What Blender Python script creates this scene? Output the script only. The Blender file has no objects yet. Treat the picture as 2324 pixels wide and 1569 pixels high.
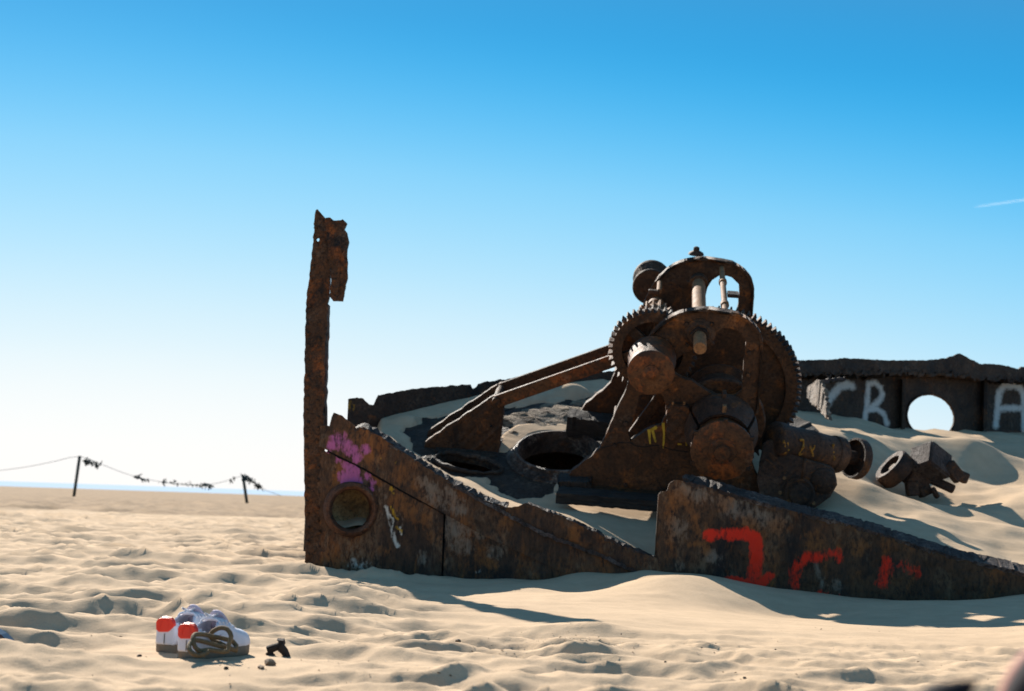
import bpy, bmesh, math, random
import numpy as np
from mathutils import Vector, Matrix
from mathutils.geometry import tessellate_polygon

S = bpy.context.scene
random.seed(7)
C = S.collection
R = math.radians

# ------------------------------------------------------------------ camera
FPX = 3228.0                       # focal length in pixels of a 2324 wide frame (50 mm on 36 mm)
CAMPOS = Vector((0, 0, 0.45))
PITCH, ROLL = R(6.13), R(1.95)
fw = Vector((0, math.cos(PITCH), math.sin(PITCH)))
r0 = Vector((1, 0, 0)); u0 = Vector((0, -math.sin(PITCH), math.cos(PITCH)))
rt = r0 * math.cos(ROLL) + u0 * math.sin(ROLL)
up = -r0 * math.sin(ROLL) + u0 * math.cos(ROLL)
cam_d = bpy.data.cameras.new('camera'); cam = bpy.data.objects.new('camera', cam_d); C.objects.link(cam)
M = Matrix.Identity(4)
for i in range(3):
    M[i][0], M[i][1], M[i][2], M[i][3] = rt[i], up[i], -fw[i], CAMPOS[i]
cam.matrix_world = M
cam_d.sensor_width = 36; cam_d.lens = 36 * FPX / 2324
cam_d.clip_start = 0.05; cam_d.clip_end = 60000
cam_d.dof.use_dof = True; cam_d.dof.focus_distance = 5.5; cam_d.dof.aperture_fstop = 4.4
cam_d.dof.aperture_blades = 9
S.camera = cam

# ------------------------------------------------------------------ sky, sun, exposure
SKY_GAIN = 0.54
SUN_EL, SUN_AZ = R(32.5), R(-25.5)   # azimuth measured from +Y towards +X
W = bpy.data.worlds.new('World'); S.world = W; W.use_nodes = True
nt = W.node_tree; nt.nodes.clear()
sky = nt.nodes.new('ShaderNodeTexSky'); sky.sky_type = 'NISHITA'; sky.sun_disc = False
sky.sun_elevation = SUN_EL; sky.sun_rotation = SUN_AZ
sky.altitude = 0; sky.air_density = 1.0; sky.dust_density = 0.7; sky.ozone_density = 1.5
hsv = nt.nodes.new('ShaderNodeHueSaturation'); hsv.inputs['Saturation'].default_value = 1.1; hsv.inputs['Hue'].default_value = .47; hsv.inputs['Value'].default_value = 0.055
# the clear-day colour by height above the horizon: white haze low down, cyan, deep blue, then greyed above the view to weaken blue shadow fill
tcw = nt.nodes.new('ShaderNodeTexCoord'); sep = nt.nodes.new('ShaderNodeSeparateXYZ'); nt.links.new(tcw.outputs['Generated'], sep.inputs[0])
rw = nt.nodes.new('ShaderNodeValToRGB'); rw.color_ramp.interpolation = 'B_SPLINE'; els = rw.color_ramp.elements
stops = [(0.0, (.97, .98, .97)), (.05, (.93, .96, .97)), (.10, (.74, .89, .96)), (.165, (.44, .77, .97)), (.235, (.21, .63, .96)), (.29, (.07, .49, .90)), (.345, (.008, .36, .78)), (.42, (.045, .30, .64)), (.60, (.10, .25, .46)), (1.0, (.10, .21, .36))]
while len(els) < len(stops): els.new(.5)
for k_, (p_, c_) in enumerate(stops): els[k_].position = p_; els[k_].color = (*[q * SKY_GAIN for q in c_], 1)
def wm(op, a_, b_, clamp=False):
    n_ = nt.nodes.new('ShaderNodeMath'); n_.operation = op; n_.use_clamp = clamp
    for k_, q_ in enumerate((a_, b_)):
        if isinstance(q_, (int, float)): n_.inputs[k_].default_value = q_
        else: nt.links.new(q_, n_.inputs[k_])
    return n_.outputs[0]
dh = wm('ADD', wm('MULTIPLY', sep.outputs['X'], math.sin(R(-14))), wm('MULTIPLY', sep.outputs['Y'], math.cos(R(-14))))
away = wm('SUBTRACT', 1.0, dh, True)
nt.links.new(wm('ADD', sep.outputs['Z'], wm('MULTIPLY', wm('MINIMUM', away, .45), .32)), rw.inputs[0])
mw = nt.nodes.new('ShaderNodeMix'); mw.data_type = 'RGBA'; mw.inputs[0].default_value = 0.95
bg = nt.nodes.new('ShaderNodeBackground'); bg.inputs['Strength'].default_value = 0.1
wo = nt.nodes.new('ShaderNodeOutputWorld')
nt.links.new(sky.outputs[0], hsv.inputs['Color'])
vm = nt.nodes.new('ShaderNodeVectorMath'); vm.operation = 'SCALE'; vm.inputs['Scale'].default_value = 10.0
nt.links.new(hsv.outputs[0], mw.inputs[6]); nt.links.new(rw.outputs[0], mw.inputs[7])
nt.links.new(mw.outputs[2], vm.inputs[0]); nt.links.new(vm.outputs[0], bg.inputs['Color'])
nt.links.new(bg.outputs[0], wo.inputs['Surface'])
sun_dir = Vector((math.sin(SUN_AZ) * math.cos(SUN_EL), math.cos(SUN_AZ) * math.cos(SUN_EL), math.sin(SUN_EL)))
sd = bpy.data.lights.new('sun', 'SUN'); sd.energy = 5.0; sd.angle = R(0.53); sd.color = (1, 0.93, 0.83)
so = bpy.data.objects.new('sun', sd); C.objects.link(so)
so.rotation_euler = sun_dir.to_track_quat('Z', 'Y').to_euler(); so.location = (-5, 12, 9)
S.view_settings.view_transform = 'Standard'; S.view_settings.look = 'None'
S.view_settings.gamma = 1; S.view_settings.use_curve_mapping = False
S.view_settings.exposure = 0.92

# ------------------------------------------------------------------ helpers: rays and places
def ray(u, v):
    return (rt * ((u - 1162) / FPX) - up * ((v - 784.5) / FPX) + fw)
def at_y(u, v, Y):
    d = ray(u, v); return CAMPOS + d * (Y / d.y)
def at_plane(u, v, p, n):
    d = ray(u, v); return CAMPOS + d * ((p - CAMPOS).dot(n) / d.dot(n))
def at_fn(u, v, fn, Y=9.0):
    d = ray(u, v); p = CAMPOS
    for _ in range(30):
        p = CAMPOS + d * (Y / d.y); Y = fn(p.x)
    return p
def near_y(x):                      # plan of the near side of the hull
    t = min(max((x + 1.28) / 4.3, 0), 1)
    return 8.8 - 0.218 * (x + 1.28) - 0.13 * math.sin(math.pi * t)
FAR = [(-1.30, 10.05), (-.86, 10.45), (-.2, 10.95), (.8, 11.4), (1.7, 11.65), (2.65, 12.25), (3.9, 13.1), (5, 13.8), (8, 15.6)]
def far_y(x):
    return float(np.interp(x, [a for a, b in FAR], [b for a, b in FAR]))

# ------------------------------------------------------------------ helpers: noise (numpy)
_rs = np.random.RandomState(11)
_perm = _rs.permutation(512); _perm = np.concatenate([_perm, _perm, _perm])
_g = _rs.rand(512) * 2 * np.pi; _gx, _gy = np.cos(_g), np.sin(_g)
def perlin(x, y, seed=0):
    x = np.asarray(x, float) + seed * 17.31; y = np.asarray(y, float) - seed * 9.77
    xi = np.floor(x).astype(int); yi = np.floor(y).astype(int)
    xf = x - xi; yf = y - yi
    u = xf * xf * xf * (xf * (xf * 6 - 15) + 10); v = yf * yf * yf * (yf * (yf * 6 - 15) + 10)
    def g(ix, iy, fx, fy):
        h = _perm[(_perm[ix % 512] + iy) % 512]
        return _gx[h] * fx + _gy[h] * fy
    a = g(xi, yi, xf, yf); b = g(xi + 1, yi, xf - 1, yf)
    c = g(xi, yi + 1, xf, yf - 1); d = g(xi + 1, yi + 1, xf - 1, yf - 1)
    return ((a + (b - a) * u) + ((c + (d - c) * u) - (a + (b - a) * u)) * v) * 1.5
def fbm(x, y, oct=4, seed=0):
    s = 0; a = 1
    for i in range(oct):
        s = s + a * perlin(x * 2 ** i, y * 2 ** i, seed + i); a *= .5
    return s
def rbf(points, smooth=1e-4):
    P = np.array(points, float); n = len(P); xy = P[:, :2]
    r = np.sqrt(((xy[:, None] - xy[None]) ** 2).sum(-1) + 0.02)
    A = np.zeros((n + 3, n + 3)); A[:n, :n] = r + np.eye(n) * smooth * -1
    A[:n, n] = 1; A[:n, n + 1:] = xy; A[n:, :n] = A[:n, n:].T
    w = np.linalg.solve(A, np.concatenate([P[:, 2], np.zeros(3)]))
    def f(x, y):
        out = w[n] + w[n + 1] * x + w[n + 2] * y
        for k in range(n):
            out = out + w[k] * np.sqrt((x - xy[k, 0]) ** 2 + (y - xy[k, 1]) ** 2 + .02)
        return out
    return f
def seg_dist(px, pz, pts):
    d = np.full(np.shape(px), 1e9)
    for (a, b), (c, e) in zip(pts[:-1], pts[1:]):
        vx, vz = c - a, e - b; L = vx * vx + vz * vz + 1e-12
        t = np.clip(((px - a) * vx + (pz - b) * vz) / L, 0, 1)
        d = np.minimum(d, np.hypot(px - a - t * vx, pz - b - t * vz))
    return d
def in_poly(x, y, poly):
    x = np.asarray(x); y = np.asarray(y); c = np.zeros(x.shape, bool); n = len(poly)
    for i in range(n):
        x1, y1 = poly[i]; x2, y2 = poly[(i + 1) % n]
        k = ((y1 > y) != (y2 > y)) & (x < (x2 - x1) * (y - y1) / (y2 - y1 + 1e-12) + x1)
        c ^= k
    return c

# ------------------------------------------------------------------ helpers: materials
def new_mat(name):
    m = bpy.data.materials.new(name); m.use_nodes = True
    return m, m.node_tree, m.node_tree.nodes['Principled BSDF']
def nd(t, typ, **kw):
    n = t.nodes.new(typ)
    for k, v in kw.items():
        if k.startswith('i_'):
            n.inputs[k[2:].replace('_', ' ')].default_value = v
        else:
            setattr(n, k, v)
    return n
def ramp(t, src, stops):
    r = t.nodes.new('ShaderNodeValToRGB'); e = r.color_ramp.elements
    while len(e) < len(stops): e.new(0.5)
    for k, (p, c) in enumerate(stops):
        e[k].position = p; e[k].color = (*c, 1) if len(c) == 3 else c
    t.links.new(src, r.inputs[0]); return r.outputs[0]
def mix(t, fac, a, b):
    m = t.nodes.new('ShaderNodeMix'); m.data_type = 'RGBA'
    if isinstance(fac, float): m.inputs[0].default_value = fac
    else: t.links.new(fac, m.inputs[0])
    for s, k in ((a, 6), (b, 7)):
        if isinstance(s, tuple): m.inputs[k].default_value = (*s, 1)
        else: t.links.new(s, m.inputs[k])
    return m.outputs[2]
def noise(t, co, scale, detail=6, rough=.6, dist=0.0):
    n = nd(t, 'ShaderNodeTexNoise'); n.inputs['Scale'].default_value = scale
    n.inputs['Detail'].default_value = detail; n.inputs['Roughness'].default_value = rough
    n.inputs['Distortion'].default_value = dist
    t.links.new(co, n.inputs['Vector']); return n.outputs['Fac']
def math_n(t, op, a, b=None, clamp=False):
    n = t.nodes.new('ShaderNodeMath'); n.operation = op; n.use_clamp = clamp
    for k, s in enumerate((a, b)):
        if s is None: continue
        if isinstance(s, (int, float)): n.inputs[k].default_value = s
        else: t.links.new(s, n.inputs[k])
    return n.outputs[0]
def bump(t, h, strength, dist, prev=None):
    b = nd(t, 'ShaderNodeBump'); b.inputs['Strength'].default_value = strength; b.inputs['Distance'].default_value = dist
    t.links.new(h, b.inputs['Height'])
    if prev is not None: t.links.new(prev, b.inputs['Normal'])
    return b.outputs[0]

PAINT = {'paint_pink': (.62, .15, .40), 'paint_red': (.85, .028, .006), 'paint_white': (.62, .58, .5),
         'paint_yellow': (.5, .27, .015), 'paint_grey': (.62, .60, .56), 'paint_streak': (.27, .095, .022), 'paint_scale': (.27, .21, .155)}
def rust(name, dark=(.016, .010, .008), mid=(.085, .038, .018), orange=(.26, .085, .018), grey=(.15, .11, .08),
         o_amt=.5, g_amt=.4, rough=.72, bumpy=1.0, paints=(), seed=0.0, streak=1.0):
    m, t, b = new_mat(name)
    tc = nd(t, 'ShaderNodeTexCoord'); mp = nd(t, 'ShaderNodeMapping')
    mp.inputs['Location'].default_value = (seed, seed * .7, seed * 1.3); mp.inputs['Scale'].default_value = (1, 1, streak)
    t.links.new(tc.outputs['Object'], mp.inputs[0]); co = mp.outputs[0]
    n1 = noise(t, co, 3.2, 10, .7, .5); n2 = noise(t, co, 11, 8, .68); n3 = noise(t, co, 48, 6, .72); n4 = noise(t, co, 5.5, 9, .72, .9)
    base = ramp(t, n1, [(.36, dark), (.50, tuple(c_ * .75 for c_ in mid)), (.60, mid), (.70, tuple(c_ * 1.7 for c_ in mid))])
    of = ramp(t, n4, [(.60 - .12 * o_amt, (0, 0, 0)), (.68, (1, 1, 1))])
    of = math_n(t, 'MULTIPLY', of, math_n(t, 'MULTIPLY', ramp(t, n2, [(.42, (0, 0, 0)), (.58, (1, 1, 1))]), o_amt + .35, True))
    c = mix(t, of, base, orange)
    gf = ramp(t, noise(t, co, 4.3, 10, .74, .4), [(.58 - .1 * g_amt, (0, 0, 0)), (.66, (1, 1, 1))])
    gf = math_n(t, 'MULTIPLY', gf, math_n(t, 'MULTIPLY', ramp(t, n3, [(.42, (0, 0, 0)), (.56, (1, 1, 1))]), g_amt + .2, True))
    c = mix(t, gf, c, grey)
    vo = nd(t, 'ShaderNodeTexVoronoi'); vo.feature = 'DISTANCE_TO_EDGE'; vo.inputs['Scale'].default_value = 9
    wv = nd(t, 'ShaderNodeVectorMath', operation='ADD'); t.links.new(co, wv.inputs[0])
    nz = nd(t, 'ShaderNodeTexNoise'); nz.inputs['Scale'].default_value = 6; t.links.new(co, nz.inputs['Vector']); t.links.new(nz.outputs['Color'], wv.inputs[1]); t.links.new(wv.outputs[0], vo.inputs['Vector'])
    crack = math_n(t, 'MULTIPLY', ramp(t, vo.outputs['Distance'], [(.0, (1, 1, 1)), (.035, (0, 0, 0))]), ramp(t, n1, [(.46, (0, 0, 0)), (.56, (1, 1, 1))]))
    c = mix(t, math_n(t, 'MULTIPLY', crack, .75), c, dark)
    c = mix(t, ramp(t, n3, [(.32, (.85, .85, .85)), (.47, (0, 0, 0))]), c, dark)
    hv = nd(t, 'ShaderNodeHueSaturation'); t.links.new(c, hv.inputs['Color']); t.links.new(math_n(t, 'ADD', math_n(t, 'MULTIPLY', n3, 2.2), -.05), hv.inputs['Value']); c = hv.outputs[0]
    for p in paints:
        at = nd(t, 'ShaderNodeAttribute', attribute_name=p)
        k = math_n(t, 'ADD', at.outputs['Fac'], math_n(t, 'MULTIPLY', math_n(t, 'SUBTRACT', n2, .52), 1.1 if p == 'paint_grey' else 2.6))
        k = math_n(t, 'ADD', k, math_n(t, 'MULTIPLY', math_n(t, 'SUBTRACT', n3, .5), .9 if p == 'paint_grey' else 2.4))
        top_ = .62 if p in ('paint_streak', 'paint_scale') else (.72 if p == 'paint_pink' else .93)
        f = ramp(t, k, [(.32, (0, 0, 0)), (.9 if top_ < .9 else .86, (top_, top_, top_))])
        f = math_n(t, 'MULTIPLY', f, ramp(t, at.outputs['Fac'], [(.0, (0, 0, 0)), (.35, (1, 1, 1))]))
        c = mix(t, f, c, PAINT[p])
    t.links.new(c, b.inputs['Base Color'])
    b.inputs['Roughness'].default_value = rough
    r = math_n(t, 'ADD', math_n(t, 'MULTIPLY', n2, .35), rough - .2); t.links.new(r, b.inputs['Roughness'])
    b.inputs['Specular IOR Level'].default_value = .3
    nb = bump(t, n4, .6 * bumpy, .035); nb = bump(t, n2, .75 * bumpy, .018, nb); nb = bump(t, n3, .8 * bumpy, .007, nb); nb = bump(t, crack, -.5 * bumpy, .006, nb)
    t.links.new(nb, b.inputs['Normal'])
    return m
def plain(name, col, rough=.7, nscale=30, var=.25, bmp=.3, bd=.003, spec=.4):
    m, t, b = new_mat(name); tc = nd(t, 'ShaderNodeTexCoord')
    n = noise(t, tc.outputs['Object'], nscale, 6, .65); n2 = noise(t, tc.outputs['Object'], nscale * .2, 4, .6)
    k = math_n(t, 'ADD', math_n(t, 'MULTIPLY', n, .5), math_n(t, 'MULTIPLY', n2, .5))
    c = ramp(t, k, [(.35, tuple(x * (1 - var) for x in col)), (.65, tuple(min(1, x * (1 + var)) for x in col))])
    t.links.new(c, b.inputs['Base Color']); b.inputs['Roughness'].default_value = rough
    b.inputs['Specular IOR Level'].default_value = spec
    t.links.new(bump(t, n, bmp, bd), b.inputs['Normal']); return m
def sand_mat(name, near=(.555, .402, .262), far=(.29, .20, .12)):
    m, t, b = new_mat(name); tc = nd(t, 'ShaderNodeTexCoord'); co = tc.outputs['Object']
    n1 = noise(t, co, .9, 6, .6); n2 = noise(t, co, 9, 6, .6); n3 = noise(t, co, 420, 2, .6); n4 = noise(t, co, 70, 5, .7)
    k = math_n(t, 'ADD', math_n(t, 'MULTIPLY', n1, .5), math_n(t, 'MULTIPLY', n2, .5))
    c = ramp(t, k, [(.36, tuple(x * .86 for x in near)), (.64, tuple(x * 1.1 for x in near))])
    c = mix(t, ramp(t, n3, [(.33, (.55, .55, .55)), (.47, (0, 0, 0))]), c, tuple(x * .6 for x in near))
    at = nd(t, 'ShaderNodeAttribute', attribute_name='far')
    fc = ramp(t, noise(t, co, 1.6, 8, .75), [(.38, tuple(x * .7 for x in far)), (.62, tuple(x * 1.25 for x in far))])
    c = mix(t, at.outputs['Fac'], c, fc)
    t.links.new(c, b.inputs['Base Color']); b.inputs['Roughness'].default_value = 1.0
    b.inputs['Specular IOR Level'].default_value = .12
    nb = bump(t, n4, .35, .006); nb = bump(t, n3, .5, .0015, nb); t.links.new(nb, b.inputs['Normal'])
    return m
def wood_mat(name, a=(.012, .009, .008), bcol=(.05, .04, .033), sc=(2, 14, 14)):
    m, t, b = new_mat(name); tc = nd(t, 'ShaderNodeTexCoord'); mp = nd(t, 'ShaderNodeMapping')
    mp.inputs['Scale'].default_value = sc; t.links.new(tc.outputs['Object'], mp.inputs[0])
    n = noise(t, mp.outputs[0], 3, 9, .7, .6); n2 = noise(t, tc.outputs['Object'], 30, 6, .7)
    c = ramp(t, n, [(.35, a), (.68, bcol)])
    t.links.new(c, b.inputs['Base Color']); b.inputs['Roughness'].default_value = .8
    b.inputs['Specular IOR Level'].default_value = .35
    nb = bump(t, n, .9, .015); nb = bump(t, n2, .6, .006, nb); t.links.new(nb, b.inputs['Normal']); return m

m_hull = rust('hull_rust', mid=(.106, .049, .022), grey=(.18, .12, .072), o_amt=.85, g_amt=.5, streak=.42,
              paints=('paint_streak', 'paint_scale', 'paint_pink', 'paint_white', 'paint_yellow'), seed=3, bumpy=1.2)
m_red = rust('hull_rust_red_letters', mid=(.094, .045, .020), grey=(.16, .105, .06), o_amt=.75, g_amt=.45, streak=.42,
             paints=('paint_scale', 'paint_streak', 'paint_red'), seed=9, bumpy=1.1)
m_stem = rust('stem_rust', mid=(.105, .046, .019), orange=(.30, .085, .018), o_amt=.9, g_amt=.4, seed=5, bumpy=1.4)
m_mach = rust('machine_rust', dark=(.018, .010, .007), mid=(.076, .034, .015), o_amt=.7, g_amt=.3, seed=1, bumpy=.7, rough=.74,
              paints=('paint_yellow',))
m_mach2 = rust('machine_rust_orange', dark=(.03, .013, .007), mid=(.105, .042, .015), orange=(.36, .085, .014), o_amt=1.0, g_amt=.15, seed=4, bumpy=.6, rough=.65)
m_motor = rust('motor_rust', dark=(.014, .009, .007), mid=(.070, .034, .019), orange=(.26, .09, .014), o_amt=.5, g_amt=.15, seed=6, bumpy=.9, rough=.72)
m_shaft = rust('shaft_rust', dark=(.15, .07, .03), mid=(.30, .145, .06), orange=(.30, .13, .04), o_amt=.4, g_amt=.0, seed=8, bumpy=.4, rough=.75)
m_far = rust('far_rust', dark=(.016, .011, .009), mid=(.062, .036, .022), o_amt=.25, g_amt=.3, seed=12, paints=('paint_grey', 'paint_yellow'))
m_lit = rust('sunlit_rust', dark=(.07, .045, .03), mid=(.26, .18, .12), orange=(.32, .18, .08), grey=(.4, .34, .28), o_amt=.5, g_amt=.6, seed=2, bumpy=2)  # pale rust with sunlight put into the colour
m_deck = rust('deck_crust', dark=(.02, .016, .014), mid=(.07, .048, .034), orange=(.16, .085, .03), grey=(.15, .12, .09), o_amt=.35, g_amt=.7, seed=15, bumpy=2.2, rough=.7)
m_timber = wood_mat('old_timber')
m_sand = sand_mat('dry_sand')
m_dark = plain('shade_black', (.008, .006, .005), .8, 40, .4, .6, .006)  # black that stands in for shade in the hold, seams and crack

# ------------------------------------------------------------------ helpers: objects
def mesh_obj(name, verts, faces, mat, parent=None, origin=None, smooth=False, attrs=None, bevel=0.0, angle=None, merge=0):
    me = bpy.data.meshes.new(name)
    o0 = parent.location if parent else (origin or Vector((0, 0, 0)))
    if parent and parent.parent: o0 = parent.parent.location + parent.location
    V = np.array([tuple(v) for v in verts], float) - np.array(tuple(o0))
    me.from_pydata(V.tolist(), [], faces); me.update()
    if attrs:
        for k, a in attrs.items():
            at = me.attributes.new(k, 'FLOAT', 'POINT'); at.data.foreach_set('value', np.asarray(a, np.float32).ravel())
    me.materials.append(mat)
    if smooth: me.polygons.foreach_set('use_smooth', [True] * len(me.polygons))
    o = bpy.data.objects.new(name, me); C.objects.link(o)
    if parent: o.parent = parent
    else: o.location = o0
    if bevel:
        bv = o.modifiers.new('bevel', 'BEVEL'); bv.width = bevel; bv.segments = 2; bv.limit_method = 'ANGLE'; bv.angle_limit = R(40)
    if angle is not None:
        bm = bmesh.new(); bm.from_mesh(me); bmesh.ops.remove_doubles(bm, verts=bm.verts, dist=merge) if merge else None; bmesh.ops.recalc_face_normals(bm, faces=bm.faces); bm.to_mesh(me); bm.free()
        me.polygons.foreach_set('use_smooth', [True] * len(me.polygons))
        bm = bmesh.new(); bm.from_mesh(me)
        for e in bm.edges:
            if len(e.link_faces) == 2 and e.calc_face_angle(0) > R(angle): e.smooth = False
        bm.to_mesh(me); bm.free()
    return o
def thing(name, label, cat, loc, group=None):
    o = bpy.data.objects.new(name, None); C.objects.link(o); o.location = loc; o.empty_display_size = .1
    o['label'] = label; o['category'] = cat
    if group: o['group'] = group
    return o
def tag(o, label, cat, group=None):
    o['label'] = label; o['category'] = cat
    if group: o['group'] = group
    return o
def as_part(o, label): o['label'] = label; return o

class MB:
    """collects shapes in world coordinates for one mesh object"""
    def __init__(s): s.v = []; s.f = []; s.cut = False
    def add(s, vs, fs):
        k = len(s.v); s.v += [Vector(p) for p in vs]; s.f += [[i + k for i in f] for f in fs]; return s
    def box(s, c, ax, ay, az):          # centre and three half-extent vectors
        c = Vector(c); vs = [c + ax * i + ay * j + az * k for i in (-1, 1) for j in (-1, 1) for k in (-1, 1)]
        return s.add(vs, [[0, 1, 3, 2], [4, 6, 7, 5], [0, 4, 5, 1], [2, 3, 7, 6], [0, 2, 6, 4], [1, 5, 7, 3]])
    def lathe(s, o, ax, prof, seg=40, jit=0.0, closed=True):
        ax = ax.normalized(); e1 = ax.orthogonal().normalized(); e2 = ax.cross(e1); vs = []; fs = []
        for r, d in prof:
            for k in range(seg):
                a = 2 * math.pi * k / seg; rr = r * (1 + random.uniform(-jit, jit))
                vs.append(o + ax * d + (e1 * math.cos(a) + e2 * math.sin(a)) * rr)
        for i in range(len(prof) - 1):
            for k in range(seg):
                a, b = i * seg + k, i * seg + (k + 1) % seg
                fs.append([a, b, b + seg, a + seg])
        if closed:
            fs.append(list(range(seg))[::-1]); n = (len(prof) - 1) * seg; fs.append(list(range(n, n + seg)))
        return s.add(vs, fs)
    def tube(s, pts, rad, seg=8):
        pts = [Vector(p) for p in pts]; n = len(pts); vs = []; fs = []
        up_ = Vector((0, 0, 1))
        for i, p in enumerate(pts):
            tg = (pts[min(i + 1, n - 1)] - pts[max(i - 1, 0)]).normalized()
            e1 = tg.cross(up_); e1 = e1.normalized() if e1.length > 1e-3 else tg.orthogonal().normalized(); e2 = e1.cross(tg)
            r = rad(i / (n - 1)) if callable(rad) else rad
            for k in range(seg):
                a = 2 * math.pi * k / seg; vs.append(p + (e1 * math.cos(a) + e2 * math.sin(a)) * r)
        for i in range(n - 1):
            for k in range(seg):
                a, b = i * seg + k, i * seg + (k + 1) % seg; fs.append([a, a + seg, b + seg, b])
        fs.append(list(range(seg))); m_ = (n - 1) * seg; fs.append(list(range(m_, m_ + seg))[::-1])
        return s.add(vs, fs)
    def prism(s, outline, holes, back):  # outline and holes: world points on one face; back: vector to the other face
        loops = [list(outline)] + [list(h) for h in holes]; s.cut = True
        flat = [Vector(p) for l in loops for p in l]; n = len(flat)
        # flatten to 2D for the tessellation
        nb = back.normalized(); e1 = nb.orthogonal().normalized(); e2 = nb.cross(e1)
        l2 = [[Vector((p.dot(e1), p.dot(e2), 0)) for p in map(Vector, l)] for l in loops]
        tri = tessellate_polygon(l2)
        fs = []
        for a, b, c in tri:
            fs.append([a, b, c]); fs.append([c + n, b + n, a + n])
        k = 0
        for l in loops:
            m_ = len(l)
            for i in range(m_):
                a, b = k + i, k + (i + 1) % m_; fs.append([a, b, b + n, a + n])
            k += m_
        s.add(flat + [p + back for p in flat], fs)
        return s
    def obj(s, name, mat, parent=None, **kw):
        if not kw.get('smooth') and 'angle' not in kw and not s.cut: kw['angle'] = 38
        o = mesh_obj(name, s.v, s.f, mat, parent, **kw)
        bm = bmesh.new(); bm.from_mesh(o.data); bmesh.ops.recalc_face_normals(bm, faces=bm.faces); bm.to_mesh(o.data); bm.free()
        return o
def rough_loop(pts, step=.03, jit=.004, smooth=True, closed=True):
    """resample a closed 2D/3D loop (optionally Catmull-Rom) and roughen it a little"""
    P = [Vector(p) for p in pts]; n = len(P); out = []
    for i in range(n if closed else n - 1):
        p0, p1, p2, p3 = (P[(i - 1) % n], P[i], P[(i + 1) % n], P[(i + 2) % n]) if closed else (P[max(i - 1, 0)], P[i], P[i + 1], P[min(i + 2, n - 1)])
        k = max(1, int((p2 - p1).length / step))
        for j in range(k):
            t = j / k
            if smooth:
                q = .5 * ((2 * p1) + (p2 - p0) * t + (2 * p0 - 5 * p1 + 4 * p2 - p3) * t * t + (3 * p1 - p0 - 3 * p2 + p3) * t ** 3)
            else: q = p1.lerp(p2, t)
            if jit: q = q + Vector([random.gauss(0, jit) for _ in range(len(q))])
            out.append(q)
    if not closed: out.append(P[-1])
    return out

# ------------------------------------------------------------------ winch frame of reference (ship's athwart axis tilts up and away)
AX = (ray(1565, -250)).normalized()
EX = Vector((AX.y, -AX.x, 0)).normalized(); N0 = EX.cross(AX)
_sl = R(-3.2); EX = (EX * math.cos(_sl) + N0 * math.sin(_sl)).normalized(); NZ = EX.cross(AX).normalized()
P0 = at_y(1305, 1105, 9.1)
def WL(x, y, z): return P0 + EX * x + AX * y + NZ * z
def LP(u, v, yl):                   # pixel on the plane yl -> local x, z
    p = at_plane(u, v, P0 + AX * yl, AX) - P0; return p.dot(EX), p.dot(NZ)
def FP(u, v, yl): return at_plane(u, v, P0 + AX * yl, AX)
DZ = -0.12                          # deck level in winch coordinates
DP = P0 + NZ * DZ
def DK(u, v, off=0.0): return at_plane(u, v, DP + NZ * off, NZ)
def deck_z(x, y): return DP.z - ((x - DP.x) * NZ.x + (y - DP.y) * NZ.y) / NZ.z
def z15(zx, zy): return 897 + zx * .2668, 747.5 + zy * .2668

# ================================================================== THE SAND OUTSIDE
contact = [(690, 1280), (724, 1282), (760, 1300), (829, 1315), (915, 1313), (1001, 1311), (1068, 1316), (1160, 1315), (1248, 1315), (1300, 1301), (1375, 1300), (1428, 1299), (1460, 1293),
           (1513, 1297), (1614, 1305), (1722, 1328), (1824, 1341), (1926, 1355), (2028, 1363), (2130, 1363), (2232, 1359), (2330, 1349)]
edge = [(735, 1297, 8.55), (757, 1313, 8.4), (829, 1317, 8.3), (932, 1331, 8.0), (1021, 1345, 7.8), (1094, 1336, 7.85), (1171, 1328, 7.9), (1222, 1330, 7.85), (1287, 1344, 7.8), (1325, 1344, 7.75),
        (1402, 1328, 7.85), (1480, 1309, 7.95), (1510, 1307, 7.7), (1531, 1312, 7.6), (1614, 1346, 7.35), (1661, 1369, 7.25), (1722, 1389, 7.2), (1775, 1397, 7.2), (1906, 1389, 7.3), (2110, 1371, 7.4), (2330, 1356, 7.6)]
ctl = []
for u, v in contact:
    p = at_fn(u, v, near_y); ctl.append((p.x, p.y, p.z)); ctl.append((p.x, p.y + .5, p.z - .02))
for u, v, Y in edge:
    p = at_y(u, v, Y); ctl.append(tuple(p))
for x in (-6, -4.5, -3.4, -2.6, -2.0, -1.6): 
    for y in (1, 2.5, 4, 5.5, 7, 8.5, 10, 12): ctl.append((x, y, 0))
for x in (-1.1, -.5, .1, .7, 1.3, 1.9, 2.5, 3.2, 4.2, 6):
    for y in (1, 2, 3, 4, 5, 5.8): ctl.append((x, y, 0.0 if y < 5 or x < -.6 or x > 2 else -.045))
for u, v, Y in ((1360, 1420, 5.45), (1250, 1400, 6.0), (1150, 1362, 6.9), (1300, 1408, 5.7), (1450, 1400, 6.1)): ctl.append(tuple(at_y(u, v, Y)))
for x in (3.6, 4.5, 6): ctl += [(x, 7, .04), (x, 8, .08)]
for x in (-1, 1, 3, 5): ctl += [(x, 11, 0), (x, 13, 0)]
base_out = rbf(ctl)
def smooth01(t): t = np.clip(t, 0, 1); return t * t * (3 - 2 * t)
CALM = [(-.82, 3.90, .34), (-.60, 3.72, .16), (-.66, 3.45, .12)]
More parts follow.
